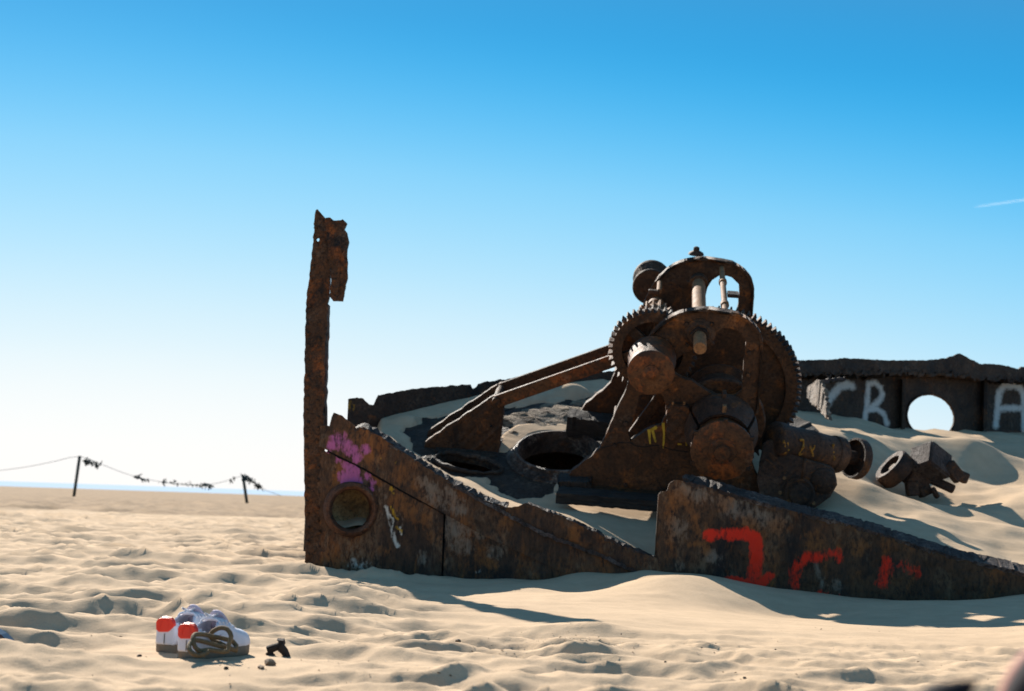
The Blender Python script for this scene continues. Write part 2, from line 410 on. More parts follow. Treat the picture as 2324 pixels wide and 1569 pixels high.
def ripples(x, y):
    d = np.hypot(x, y)
    drift = smooth01((x + .75) / .8) * smooth01((y - 5.0) / .9) * smooth01((12 - y) / 2)      # smooth drift before the wreck
    right = smooth01((x - .3) / 1.0) * (1 - drift)
    amp = np.clip(1 - .95 * drift - .62 * right, 0.04, 1)
    for cx_, cy_, r_ in CALM: amp = amp * (1 - .88 * np.exp(-((x - cx_) ** 2 + (y - cy_) ** 2) / r_ ** 2))
    amp = amp * (1 - .82 * smooth01((d - 21) / 4))
    h = 0
    for lam, A, wrp, seed, skew, lx in ((.48, .069, .42, 3, .10, 1.1), (.25, .028, .44, 21, -.16, 1.2), (.11, .013, .5, 33, .1, 1.3)):
        w = perlin(x / (lam * lx), y / (lam * 2.6), seed) + .5 * perlin(x / (lam * .8), y / (lam * 1.5), seed + 2) + .22 * perlin(x / (lam * .35), y / (lam * .7), seed + 4)
        ph = (y + skew * x) / lam + w * wrp
        f = ph - np.floor(ph); s_ = .30
        s_ = .32; prof = np.where(f < s_, (f / s_) ** 1.25, np.clip((1 - f) / (1 - s_), 0, 1) ** 1.6)
        m = np.clip(.66 + .65 * perlin(x / (lam * 2.1), y / (lam * 1.7), seed + 7) + .45 * perlin(x / (lam * .9), y / (lam * 1.2), seed + 9), 0, 1.15)
        h = h + A * (prof - .35) * m
    h = h * amp
    h = h + .022 * fbm(x * 1.1, y * 1.1, 3, 50) * (amp + .1) + .004 * fbm(x * 9, y * 9, 3, 60) * amp
    small = (.012 * (1 - np.abs(fbm(x * 3.2 + 1.5 * y, y * 5.0 - x, 3, 70))) + .008 * np.clip(fbm(x * 7, y * 9, 3, 76), -.2, .6) + .003 * fbm(x * 18, y * 20, 2, 80)) * right
    wr = drift * (.004 * perlin(x * 2.2 + y * 1.5, y * 11, 90) + .003 * perlin(x * 5, y * 5, 91))
    peb = .09 * np.clip(fbm(x * 1.1, y * .9, 4, 95), -1, 1) * smooth01((d - 23) / 3) * smooth01((60 - d) / 20)
    return h + small + wr + peb
def outer_z(x, y):
    x = np.asarray(x, float); y = np.asarray(y, float); d = np.hypot(x, y)
    k = smooth01((14 - y) / 2) * smooth01((7 - np.abs(x)) / 1.5)
    z = np.where(k > 0, base_out(np.clip(x, -7, 7), np.clip(y, 0, 15)), 0) * k
    return z + ripples(x, y) - .6 * np.clip((d - 70) / 250, 0, 2)
na = 760
az = np.linspace(R(-34), R(34), na)
rows = [0.9]
while rows[-1] < 5.0: rows.append(rows[-1] + .011 + .0016 * rows[-1])
while rows[-1] < 26: rows.append(rows[-1] * 1.0055)
while rows[-1] < 700: rows.append(rows[-1] * 1.025)
rows = np.array(rows)
RR, AA = np.meshgrid(rows, az, indexing='ij')
X = RR * np.sin(AA); Yg = RR * np.cos(AA); Z = outer_z(X, Yg)
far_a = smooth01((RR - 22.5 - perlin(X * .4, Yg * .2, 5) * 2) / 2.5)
def grid_mesh(name, X, Y, Z, mat, keep=None, attrs=None):
    nr, nc = X.shape; V = np.stack([X, Y, Z], -1).reshape(-1, 3)
    i = np.arange(nr * nc).reshape(nr, nc)
    Q = np.stack([i[:-1, :-1], i[:-1, 1:], i[1:, 1:], i[1:, :-1]], -1).reshape(-1, 4)
    if keep is not None:
        kq = (keep[:-1, :-1] & keep[1:, :-1] & keep[:-1, 1:] & keep[1:, 1:]).reshape(-1); Q = Q[kq]
    me = bpy.data.meshes.new(name); me.vertices.add(len(V)); me.vertices.foreach_set('co', V.ravel())
    me.loops.add(Q.size); me.loops.foreach_set('vertex_index', Q.ravel().astype(np.int32))
    me.polygons.add(len(Q)); me.polygons.foreach_set('loop_start', np.arange(0, Q.size, 4, dtype=np.int32))
    me.update(calc_edges=True)
    me.polygons.foreach_set('use_smooth', np.ones(len(Q), bool))
    for k, a in (attrs or {}).items():
        at = me.attributes.new(k, 'FLOAT', 'POINT'); at.data.foreach_set('value', a.astype(np.float32).ravel())
    me.materials.append(mat); me.validate()
    o = bpy.data.objects.new(name, me); C.objects.link(o); return o
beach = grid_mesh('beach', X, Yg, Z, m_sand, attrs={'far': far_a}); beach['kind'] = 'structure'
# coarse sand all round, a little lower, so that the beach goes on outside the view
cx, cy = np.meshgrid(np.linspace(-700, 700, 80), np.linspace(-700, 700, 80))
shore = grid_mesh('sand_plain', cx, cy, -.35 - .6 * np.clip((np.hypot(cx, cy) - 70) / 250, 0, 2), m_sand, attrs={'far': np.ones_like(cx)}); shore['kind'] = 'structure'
m_sea, t, b = new_mat('sea_water')
b.inputs['Base Color'].default_value = (.40, .50, .60, 1); b.inputs['Roughness'].default_value = 1.0; b.inputs['Specular IOR Level'].default_value = .0
tc = nd(t, 'ShaderNodeTexCoord'); t.links.new(bump(t, noise(t, tc.outputs['Object'], .5, 6, .6), .5, .3), b.inputs['Normal'])
sea = MB().add([(-30000, -2000, -.55), (30000, -2000, -.55), (30000, 30000, -.55), (-30000, 30000, -.55)], [[0, 1, 2, 3]]).obj('sea', m_sea)
sea['kind'] = 'structure'

# ================================================================== THE SAND INSIDE THE WRECK
expo_px = [(60, 880), (100, 850), (230, 830), (235, 770), (480, 745), (760, 650), (900, 670), (1040, 665), (1300, 630), (1500, 600), (1700, 560), (1900, 600), (1900, 900), (1700, 1000), (1400, 1290),
           (1350, 1400), (1260, 1465), (1050, 1440), (900, 1400), (820, 1340), (760, 1290), (640, 1260), (520, 1250), (420, 1240), (300, 1150), (160, 1040)]
expo = [DK(*z15(a, b)) for a, b in expo_px]
expo2 = [(p.x, p.y) for p in expo]
ic = []
for i, p in enumerate(expo2):
    ic.append((p[0], p[1], deck_z(*p)))
plate_in = [(881, 1003), (949, 1046), (1001, 1083), (1060, 1116), (1104, 1137), (1162, 1155), (1241, 1160), (1309, 1188), (1375, 1219), (1454, 1254), (1490, 1268), (1560, 1230), (1700, 1190),
            (1824, 1172), (1926, 1195), (2049, 1232), (2191, 1275), (2330, 1306), (2420, 1330)]
for u, v in plate_in:
    p = at_fn(u, v, lambda x: near_y(x) + .05); ic.append(tuple(p))
for u, v, Y in [(897, 944, 10.42), (1003, 914, 10.72), (1094, 906, 10.92), (1249, 885, 11.15), (1358, 885, 11.3), (1500, 890, 11.45), (1700, 920, 11.6), (1877, 944, 12.1), (1920, 950, 12.2), (1950, 960, 12.35), (2042, 973, 12.75), (2133, 981, 13.1), (2255, 978, 13.5), (2340, 981, 13.8),
                (800, 985, 9.9), (850, 990, 9.3), (800, 1000, 9.0),
                (1822, 1150, 8.95), (1950, 1105, 9.3), (1900, 1060, 9.75), (1930, 1010, 10.4), (1900, 965, 11.3), (2050, 1128, 9.9), (2130, 1124, 9.95), (2200, 1125, 10.0), (2250, 1090, 10.6), (2300, 1060, 11.3), (2200, 1030, 11.7), (2100, 1000, 12.2),
                (2100, 1180, 8.9), (2250, 1215, 8.75), (2330, 1180, 9.2), (1620, 1150, 9.0), (1480, 1175, 8.95), (1380, 1165, 8.95)]:
    ic.append(tuple(at_y(u, v, Y)))
for u, v in ((1090, 935), (1200, 905), (1150, 912), (1300, 895), (950, 950), (1330, 892)):
    p = DK(u, v, .03); ic.append(tuple(p))
for x in (3.6, 4.6, 6): ic += [(x, 8.0, .12), (x, 9.5, .6), (x, 11, 1.0)]
ic += [(-1.15, 8.95, .72), (-1.15, 9.6, .76), (-1.15, 10, .8)]
base_in = rbf(ic)
nx, ny = 460, 260
xs = np.concatenate([np.linspace(-1.17, 4.6, 420), np.linspace(4.65, 7, 40)])
ts = np.linspace(0, 1, ny)
XX, TT = np.meshgrid(xs, ts)
yn = np.array([near_y(x) for x in xs]) + .03 + .28 * smooth01((-.70 - xs) / .1); yf = np.array([far_y(x) for x in xs]) - .02
YY = yn + (yf - yn) * TT
ZI = base_in(XX, YY)
inside = in_poly(XX, YY, expo2)
dedge = seg_dist(XX, YY, expo2 + expo2[:1]) * np.where(inside, -1, 1)
dedge = dedge + .05 * fbm(XX * 5, YY * 5, 4, 3)
dz_ = deck_z(XX, YY)
isl = [DK(*z15(a, b)) for a, b in [(925, 1010), (960, 965), (1010, 920), (1080, 872), (1200, 846), (1330, 842), (1420, 850)]]
dedge = np.maximum(dedge, .075 + .02 * fbm(XX * 4, YY * 4, 3, 14) - seg_dist(XX, YY, [(p.x, p.y) for p in isl]))
ZI = np.where(dedge < 0, np.maximum(dz_ + np.maximum(dedge * .5, -.09), -9), ZI)
ZI = np.where((dedge >= 0) & (dedge < .35), np.maximum(ZI, dz_ + .012 + dedge * .0), ZI)
hol_ = smooth01((-.80 - XX - .12 * (YY - 9.3)) / .22); ZI = ZI * (1 - hol_) + (.16 + .04 * fbm(XX * 4, YY * 4, 3, 77)) * hol_
rsoft = smooth01((XX - 1.9) / .6)
ZI = ZI + rsoft * (.035 * fbm(XX * 1.5, YY * 1.3, 3, 8) + .03 * (1 - np.abs(perlin(XX * 1.1 + .3 * YY, YY * 1.6, 31))) - .015) + .005 * fbm(XX * 2.2, YY * 2.2, 3, 9) + .0015 * perlin(XX * 6 + YY * 8, YY * 20 + XX * 4, 12)
_hc = DK(1270, 1022, .065) - NZ * .065; _ha = (DK(1365, 1018, .065) - DK(1270, 1022, .065)).length
qx_ = (XX - _hc.x) * EX.x + (YY - _hc.y) * EX.y + (ZI - _hc.z) * EX.z; qy_ = (XX - _hc.x) * AX.x + (YY - _hc.y) * AX.y + (ZI - _hc.z) * AX.z
keep = (dedge > -.12) & ((qx_ / (_ha * 1.06)) ** 2 + (qy_ / (_ha * 1.26)) ** 2 > 1)
inner = grid_mesh('drifted_sand', XX, YY, ZI, m_sand, keep=keep, attrs={'far': np.zeros_like(XX)}); inner['kind'] = 'structure'

# ================================================================== THE WRECK
ship = thing('shipwreck', 'rusted bow of a wrecked ship sunk into the beach sand', 'shipwreck', at_y(693, 1284, 8.8))
def plate(name, top, bot, fn, mat, parent, thick=.014, nx=None, ny=44, amp=.009, marks=None, jag=.006, step=.012, hole=None, u_clip=None, off=0.0, seed=0):
    """a dented steel plate over the plan curve fn: top and bot are traced edges (world points) that give its shape in x and z"""
    tx = [p.x for p in top]; tz = [p.z for p in top]; bx = [p.x for p in bot]; bz = [p.z for p in bot]
    x0, x1 = max(min(tx), min(bx)), min(max(tx), max(bx))
    n = nx or int((x1 - x0) / step) + 2
    xs = np.linspace(x0, x1, n)
    zt = np.interp(xs, tx, tz); zb = np.interp(xs, bx, bz)
    if jag: zt = zt + jag * fbm(xs * 22, xs * 0 + seed + 3, 4, seed) 
    T = np.linspace(0, 1, ny)[:, None]
    XG = np.repeat(xs[None], ny, 0); ZG = zb + (zt - zb) * T
    YG = np.repeat(np.array([fn(x) for x in xs])[None], ny, 0)
    disp = amp * fbm(XG * 4, ZG * 4, 4, seed + 20) + .3 * amp * fbm(XG * 25, ZG * 25, 3, seed + 30)
    YF = YG - off - thick / 2 + disp; YB = YF + thick
    i = np.arange(ny * n).reshape(ny, n); nv = ny * n
    ok = np.ones((ny - 1, n - 1), bool)
    if hole is not None:
        hx, hz, hr, hr2 = hole
        cxm = (XG[:-1, :-1] + XG[1:, 1:]) / 2; czm = (ZG[:-1, :-1] + ZG[1:, 1:]) / 2
        ok = ((cxm - hx) / hr) ** 2 + ((czm - hz) / hr2) ** 2 > 1
    faces = []
    for a in range(ny - 1):
        for b_ in range(n - 1):
            if ok[a, b_]:
                q = [int(i[a, b_]), int(i[a, b_ + 1]), int(i[a + 1, b_ + 1]), int(i[a + 1, b_])]
                faces.append(q); faces.append([k + nv for k in q[::-1]])
    for b_ in range(n - 1):
        for a, fl in ((0, 1), (ny - 1, 0)):
            q = [int(i[a, b_]), int(i[a, b_ + 1])]; q = [q[0] + nv, q[1] + nv, q[1], q[0]]
            faces.append(q if fl else q[::-1])
    for a in range(ny - 1):
        for b_, fl in ((0, 0), (n - 1, 1)):
            q = [int(i[a, b_]), int(i[a + 1, b_])]; q = [q[0] + nv, q[1] + nv, q[1], q[0]]
            faces.append(q if fl else q[::-1])
    V = np.concatenate([np.stack([XG, YF, ZG], -1).reshape(-1, 3), np.stack([XG, YB, ZG], -1).reshape(-1, 3)])
    attrs = {}
    for k, fnm in (marks or {}).items():
        a = fnm(XG, ZG).ravel(); attrs[k] = np.concatenate([a, np.zeros(nv)])
    return mesh_obj(name, V, faces, mat, parent, attrs=attrs, angle=50)
def NP(u, v): return at_fn(u, v, near_y)
def npx(pts): return [NP(*p) for p in pts]
def stroke(pts_uv, w, proj=NP, soft=1.6):
    pts = [(proj(*p).x, proj(*p).z) for p in pts_uv]
    def f(X_, Z_):
        d = seg_dist(X_, Z_, pts) / w
        return np.clip(1.1 - d ** soft * .5, 0, 1)
    return f
def blob(pts_uv, proj=NP, s=1.0):
    def f(X_, Z_):
        o = np.zeros_like(X_)
        for u, v, r in pts_uv:
            p = proj(u, v); o = np.maximum(o, np.clip(1.05 - .42 * ((X_ - p.x) ** 2 + (Z_ - p.z) ** 2) / (r * r), 0, 1) * s)
        return o
    return f
def mx(*fs): return lambda X_, Z_: np.maximum.reduce([f(X_, Z_) for f in fs])

top_l = npx([(725, 967), (734, 967), (752, 967), (754, 942), (759, 937), (775, 943), (804, 966), (806, 974), (810, 970), (826, 970), (852, 985), (881, 1003), (900, 1017), (949, 1049), (1001, 1082), (1035, 1102),
             (1104, 1137), (1150, 1151), (1162, 1153), (1193, 1143), (1200, 1144), (1241, 1160), (1309, 1188), (1375, 1220), (1402, 1233), (1454, 1254), (1492, 1268), (1500, 1276)])
seam = npx([(692, 1004), (737, 1019), (829, 1063), (918, 1115), (1001, 1161), (1100, 1213), (1200, 1260), (1290, 1330)])
low = lambda us, v: npx([(u, v) for u in us])
# upper strake, lower plates and the plate to the right of the break
upper_marks = {'paint_pink': mx(blob([(770, 1000, .05), (785, 1010, .04), (755, 1012, .03), (800, 1022, .035), (748, 1030, .02), (812, 1040, .03), (830, 1020, .028), (790, 1032, .02)])),
               'paint_yellow': blob([(900, 1050, .010), (865, 1042, .007)], s=.8),
               'paint_scale': blob([(985, 1120, .06), (1010, 1130, .06), (1040, 1150, .05), (960, 1095, .04)], s=.7),
               'paint_streak': mx(blob([(790, 1000, .05), (830, 1040, .05), (860, 1045, .04), (905, 1080, .05), (950, 1100, .04), (770, 985, .04), (1150, 1185, .05), (1300, 1225, .05)], s=.75))}
lower_marks = {'paint_pink': mx(blob([(745, 1022, .02), (768, 1040, .028), (790, 1055, .035), (800, 1075, .045), (780, 1082, .035), (812, 1090, .03), (845, 1095, .022), (842, 1110, .02), (836, 1080, .022), (790, 1095, .04)])),
               'paint_white': mx(stroke([(875, 1150), (882, 1175), (886, 1195), (893, 1215), (902, 1240)], .011), stroke([(880, 1165), (894, 1180), (890, 1200)], .008), stroke([(905, 1195), (911, 1212)], .008), blob([(830, 1285, .04), (800, 1280, .03), (850, 1300, .03)], s=.5)),
               'paint_streak': mx(stroke([(775, 1060), (765, 1090), (760, 1110)], .035), stroke([(845, 1075), (862, 1095)], .03), blob([(705, 1240, .05), (712, 1180, .04), (740, 1260, .04), (930, 1160, .06), (960, 1180, .06), (900, 1140, .05), (985, 1220, .05), (870, 1250, .04)], s=.7)),
               'paint_scale': blob([(900, 1180, .05), (860, 1130, .05), (750, 1060, .04), (960, 1260, .05)], s=.5),
               'paint_yellow': mx(blob([(889, 1110, .014), (893, 1120, .009)]), stroke([(888, 1152), (896, 1175), (906, 1180)], .008), stroke([(898, 1195), (912, 1207)], .008))}
PH = NP(797, 1156)
pl = plate('hull_plate', top_l, npx([(725, 1014), (737, 1019), (829, 1064), (918, 1116), (1001, 1162), (1100, 1217), (1200, 1264), (1290, 1305), (1400, 1330), (1500, 1345)]), near_y, m_hull, ship, off=.010, marks=upper_marks, seed=1, ny=40)
as_part(pl, 'upper torn strake with pink spray paint')
XS = NP(1004, 1240).x; ZS = NP(1001, 1167.5).z
pl = plate('hull_plate', npx([(700, 1019), (737, 1024), (829, 1069), (918, 1121)]) + [Vector((XS, 0, ZS))], low((690, 850), 1420) + [Vector((XS, 0, -.4))], near_y, m_hull, ship, off=-.008, marks=lower_marks, seed=4, ny=70, jag=.005,
           hole=(PH.x, PH.z, .142, .142)); as_part(pl, 'bow plate with porthole and pink paint')
low2 = {'paint_scale': blob([(1030, 1200, .09), (1050, 1240, .06), (1090, 1200, .05), (1060, 1170, .07), (1020, 1160, .05), (1130, 1250, .05), (1170, 1225, .03)], s=.75), 'paint_white': blob([(1033, 1175, .012), (1085, 1297, .012), (1127, 1205, .016), (1170, 1226, .014)], s=.6), 'paint_streak': blob([(1240, 1210, .06), (1290, 1240, .05), (1180, 1260, .05), (1120, 1280, .04), (1350, 1275, .05)], s=.7)}
plate('hull_plate', [Vector((XS + .012, 0, ZS - .003))] + npx([(1100, 1209), (1200, 1256), (1290, 1300), (1330, 1330)]), [Vector((XS + .012, 0, -.4))] + low((1120, 1330), 1430), near_y, m_hull, ship, off=-.008, seed=7, ny=50, jag=.005, marks=low2)
red = {'paint_red': mx(stroke([(1607, 1215), (1640, 1213), (1690, 1211), (1712, 1222), (1716, 1250), (1712, 1290), (1706, 1320)], .034, soft=2.2), stroke([(1650, 1316), (1690, 1322), (1730, 1320)], .02), stroke([(1730, 1322), (1747, 1305)], .02),
                       lambda X_, Z_: .8 * stroke([(1800, 1330), (1804, 1300), (1825, 1268), (1870, 1262), (1895, 1256), (1903, 1270)], .026, soft=1.2)(X_, Z_), lambda X_, Z_: 1.0 * stroke([(2000, 1320), (2008, 1290), (2012, 1275)], .03, soft=1.2)(X_, Z_), lambda X_, Z_: .7 * stroke([(2012, 1275), (2050, 1285), (2075, 1293)], .03, soft=1)(X_, Z_), lambda X_, Z_: .55 * stroke([(1840, 1348), (1930, 1360)], .02, soft=1)(X_, Z_)),
       'paint_streak': lambda X_, Z_: .78 * mx(stroke([(1600, 1195), (1602, 1250)], .022, soft=1), stroke([(1520, 1130), (1518, 1180), (1522, 1260)], .03, soft=.9), stroke([(1545, 1120), (1570, 1160), (1590, 1210)], .03, soft=.9), stroke([(1560, 1240), (1580, 1232), (1600, 1236)], .012, soft=1), blob([(1640, 1140, .05), (1700, 1190, .05), (1760, 1190, .05), (1850, 1230, .06), (1950, 1240, .05)]))(X_, Z_),
       'paint_scale': lambda X_, Z_: .72 * mx(stroke([(1562, 1112), (1630, 1135), (1700, 1165), (1760, 1180)], .05, soft=.9), stroke([(1850, 1285), (1868, 1325)], .02, soft=1), blob([(1540, 1285, .03), (1900, 1330, .04), (1620, 1265, .04), (1530, 1200, .07)]))(X_, Z_)}
top_r = npx([(1486, 1260), (1487, 1200), (1489, 1150), (1492, 1126), (1498, 1118), (1514, 1113), (1517, 1099), (1531, 1089), (1547, 1091), (1557, 1095), (1620, 1110), (1743, 1146), (1824, 1167), (1926, 1191), (2049, 1228), (2110, 1248), (2191, 1271), (2273, 1289), (2324, 1302), (2420, 1332), (2480, 1365)])
pr = plate('hull_plate', top_r, low((1480, 1700, 2000, 2480), 1440), near_y, m_red, ship, off=.004, seed=13, ny=64, marks=red, jag=.004)
as_part(pr, 'hull plate with red spray-painted letters')
def bar(name, pts, w, h, mat, parent, jit=.004, step=.02, wax=None, **kw):
    P = rough_loop(pts, step, jit, True, closed=False); n = len(P); vs = []; fs = []
    for i, p in enumerate(P):
        tg = (P[min(i + 1, n - 1)] - P[max(i - 1, 0)]).normalized()
        e1 = wax or Vector((0, 1, 0)); e1 = (e1 - tg * e1.dot(tg)).normalized(); e2 = e1.cross(tg)
        if e2.z < 0: e2 = -e2
        j = lambda: random.gauss(0, jit)
        for a, b_ in ((-1, -1), (1, -1), (1, 1), (-1, 1)):
            vs.append(p + e1 * (a * w / 2 + j()) + e2 * (b_ * h / 2 + j()))
    for i in range(n - 1):
        for k in range(4):
            a, b_ = i * 4 + k, i * 4 + (k + 1) % 4; fs.append([a, b_, b_ + 4, a + 4])
    fs += [[3, 2, 1, 0], [(n - 1) * 4 + k for k in range(4)]]
    return MB().add(vs, fs).obj(name, mat, parent, **kw)
fwd = lambda P, d: [Vector((p.x, p.y + d, p.z)) for p in P]
m_edge = rust('edge_rust', dark=(.03, .02, .018), mid=(.13, .09, .075), grey=(.26, .21, .18), o_amt=.2, g_amt=.8, seed=20, bumpy=3.0, rough=.7)
def edge_flange(px, w, h):
    bar('edge_bar', [p + AX * (w / 2 - .012) + NZ * .002 for p in npx(px)], w, h, m_edge, ship, jit=.0022, step=.012, wax=AX)
edge_flange([(808, 974), (826, 974), (852, 989), (881, 1007), (949, 1053), (1001, 1086), (1104, 1141), (1150, 1155)], .075, .020)
edge_flange([(1193, 1146), (1241, 1163), (1309, 1191), (1375, 1223), (1454, 1257), (1488, 1270)], .04, .016)
edge_flange([(1556, 1097), (1620, 1112), (1743, 1148), (1824, 1169), (1926, 1193), (2049, 1230), (2110, 1250), (2191, 1273), (2273, 1291), (2324, 1304), (2420, 1334)], .115, .024)
bar('rubbing_strip', fwd(npx([(1030, 1103), (1127, 1154), (1222, 1206), (1338, 1252), (1400, 1278), (1440, 1298), (1500, 1330)]), -.022), .022, .020, m_edge, ship, jit=.0025)
bar('seam_shade_strip', fwd(npx([(742, 1025), (829, 1068), (918, 1120), (1001, 1166)]), .03), .015, .08, m_dark, ship, jit=.001)  # black backing added so the gap between strakes reads as deep shade
bar('butt_strap', [NP(1004, 1160) + Vector((0, .034, 0)), NP(1006, 1240) + Vector((0, .034, 0)), NP(1008, 1340) + Vector((0, .034, 0))], .02, .09, m_dark, ship)  # black backing too, the butt gap's darkness put into its colour
m_ring = rust('ring_rust', dark=(.03, .014, .009), mid=(.15, .062, .03), orange=(.28, .09, .03), grey=(.22, .15, .11), o_amt=.6, g_amt=.4, seed=52, bumpy=1.3)
# porthole: a tube ring standing proud of the plate
MB().lathe(PH, Vector((.2, -1, 0)), [(.120, -.10), (.120, -.05), (.117, .04), (.124, .075), (.140, .088), (.156, .078), (.166, .045), (.168, -.03), (.150, -.04), (.150, -.05)], 56, .006, closed=False).obj('porthole_ring', m_ring, ship, angle=60)
# inside of the porthole: a rough bowl, daylight put into its pale rust, sand in the lower half
m_bowl = rust('liner_lit_rust', dark=(.10, .06, .03), mid=(.40, .27, .13), orange=(.34, .19, .06), grey=(.34, .27, .18), o_amt=.5, g_amt=.4, seed=31, bumpy=1.6)
vs = []; fs = []; nr_, ns_ = 14, 40
for i in range(nr_ + 1):
    for j in range(ns_):
        a = 2 * math.pi * j / ns_; r_ = .150 * i / nr_
        y_ = .13 * (1 - (i / nr_) ** 2.2) + .035 * float(fbm(np.array(r_ * 9 * math.cos(a)), np.array(r_ * 9 * math.sin(a)), 4, 5)) * (1 - (i / nr_) ** 4)
        vs.append(PH + Vector((r_ * math.cos(a), .045 + y_, r_ * math.sin(a))))
for i in range(nr_):
    for j in range(ns_): fs.append([i * ns_ + j, i * ns_ + (j + 1) % ns_, (i + 1) * ns_ + (j + 1) % ns_, (i + 1) * ns_ + j])
MB().add(vs, fs).obj('porthole_liner', m_bowl, ship, smooth=True)
vs = []; fs = []
for i in range(21):
    for j in range(9):
        x = -.125 + .25 * i / 20; t_ = j / 8
        vs.append(PH + Vector((x, .0 + .16 * t_, -.105 + .05 * t_ ** .8 + .010 * math.sin(x * 30) + .30 * x * x * 4 * .35)))
for i in range(20):
    for j in range(8): fs.append([i * 9 + j, (i + 1) * 9 + j, (i + 1) * 9 + j + 1, i * 9 + j + 1])
o = MB().add(vs, fs).obj('sand_heap', m_sand, ship, smooth=True)

# stem post with its torn head
stem_out = [(690, 1420), (692, 1280), (691, 1150), (689, 987), (689.4, 877), (692, 771), (695, 689), (699.7, 640), (706, 586), (711, 538), (713.7, 500), (716.8, 477), (721, 474), (730, 484), (740, 496), (752, 502), (752, 530), (750, 600), (747, 676), (743.6, 690), (743, 730), (739.5, 757),
            (737.4, 819), (736, 895), (735, 929), (735, 1000), (737, 1150), (738, 1280), (738, 1420)]
hole_px = [(720.6 + 4.2 * math.cos(a), 543.6 + 5 * math.sin(a)) for a in np.linspace(0, 2 * math.pi, 13)[:-1]]
SY = 8.76
o = MB().prism(rough_loop([at_y(u, v, SY) for u, v in stem_out], .025, .0025), [[at_y(u, v, SY) for u, v in hole_px]], Vector((0, .045, 0))).obj('stem_post', m_stem, ship, bevel=.006)
MB().prism(rough_loop([at_y(u, v, SY + .045) for u, v in [(728, 1000), (731, 880), (733, 780), (737, 700), (745, 690), (743, 760), (740, 830), (738.5, 900), (737.5, 1000)]], .03, .002), [], Vector((0, .10, 0))).obj('stem_flange', m_stem, ship)
strap = [(738, 494), (757, 502), (764, 499), (774, 501), (780, 498), (786, 507), (781, 520), (788, 528), (790, 534), (791.6, 548), (786.5, 568), (789, 596), (787, 620), (785.5, 640), (778, 683), (765, 683), (755.6, 682.6), (748, 676), (750, 630), (746, 580), (742, 540)]
MB().prism(rough_loop([at_y(u, v, SY - .028) for u, v in strap], .02, .003), [], Vector((0.0, .028, 0))).obj('torn_plate', m_stem, ship, bevel=.005)
MB().prism(rough_loop([at_y(u, v, SY - .036) for u, v in [(752, 560), (762, 556), (775, 566), (770, 600), (772, 640), (766, 664), (757, 668), (752, 640), (755, 600)]], .02, .003), [], Vector((.004, .012, 0))).obj('torn_plate', m_stem, ship, bevel=.004)
rv = MB()
for k in range(26):
    v = 520 + k * 29.5; u = np.interp(v, [476, 640, 771, 987, 1280], [722, 708, 700, 697, 700])
    for du in (0, 24):
        if v < 700 and du: continue
        rv.lathe(at_y(u + du + random.uniform(-2, 2), v + du * .4 + random.uniform(-4, 4), SY + .002), Vector((0, -1, 0)), [(.013, -.004), (.012, .006), (.007, .011), (.0, .012)], 8, .05, closed=False)
o = rv.obj('rivets', m_stem, ship, smooth=True); o['kind'] = 'stuff'

# bow return: the low stump of the far plating behind the stem
pts = [Vector((-1.255, 8.80, .70)), Vector((-1.262, 9.3, .74)), Vector((-1.27, 9.8, .80)), Vector((-1.27, 10.1, .86))]
MB().prism([Vector((-1.19, 8.84, -.3)), Vector((-1.22, 10.0, -.3)), Vector((-1.22, 10.0, .40)), Vector((-1.20, 9.5, .26)), Vector((-1.19, 8.84, .20))], [], Vector((.014, 0, 0))).obj('hull_plate', m_far, ship)
MB().prism([Vector((-1.20, 10.06, -.3)), Vector((-1.40, 9.98, -.3)), Vector((-1.40, 9.98, .48)), Vector((-1.30, 10.0, .52)), Vector((-1.20, 10.06, .56))], [], Vector((0, .014, 0))).obj('hull_plate', m_far, ship)

# far side
def FN(u, v): return at_fn(u, v, far_y, 11)
def fpx(p): return [FN(*q) for q in p]
far_marks_l = {'paint_yellow': blob([(790, 922, .02), (797, 930, .018), (806, 926, .015)], FN)}
top_f1 = fpx([(771, 940), (776, 919), (783, 907), (822, 902), (829, 911), (839, 919), (848, 919), (852, 908), (858, 897), (898, 890), (966, 880), (1035, 875), (1069, 871.5), (1071, 882), (1080, 882), (1082.4, 870.5), (1117, 864.6), (1145, 861), (1186, 855), (1270, 848), (1356, 845), (1450, 838), (1600, 830), (1700, 826), (1790, 823)])
o = plate('bulwark_plate', top_f1, fpx([(771, 1330), (1000, 1330), (1400, 1330), (1790, 1330)]), far_y, m_far, ship, step=.014, ny=26, marks=far_marks_l, seed=40, jag=.007)
rail_t = fpx([(1785, 823), (1810, 822), (1877, 820.7), (1904, 817), (1950, 819), (2011, 822), (2087, 822), (2133, 817), (2150, 812), (2164, 806), (2176, 812), (2188, 819), (2210, 829), (2255, 831), (2298, 841), (2306, 836), (2330, 837), (2480, 845)])
rail_b = fpx([(1785, 853), (1813, 853), (1920, 853), (2011, 851), (2133, 854), (2225, 863), (2330, 868), (2480, 878)])
plate('bulwark_rail', rail_t, rail_b, lambda x: far_y(x) - .14, m_far, ship, thick=.05, step=.014, ny=10, seed=44, jag=.006, amp=.010)
bar('rail_shelf', fwd(rail_b, -.06), .20, .025, m_far, ship, jit=.006)
def let(pts, w=.034): return stroke(pts, w, FN, 1.1)
letters = {'paint_grey': mx(let([(1877, 915), (1890, 895), (1904, 879), (1920, 874), (1934, 876)]), let([(1961, 965), (1967, 920), (1971, 872)], .026), let([(1971, 872), (1984, 868), (1998, 880), (2003, 895), (1995, 912), (1975, 926)], .028),
                            let([(1970, 930), (1990, 929), (2005, 940), (2013, 962)], .026),
                            let([(2259, 966), (2265, 920), (2268, 890), (2280, 876), (2300, 874), (2318, 882), (2322, 900), (2324, 975)], .034), let([(2264, 927), (2295, 927), (2322, 927)], .032))}
HC = FN(2112, 946)
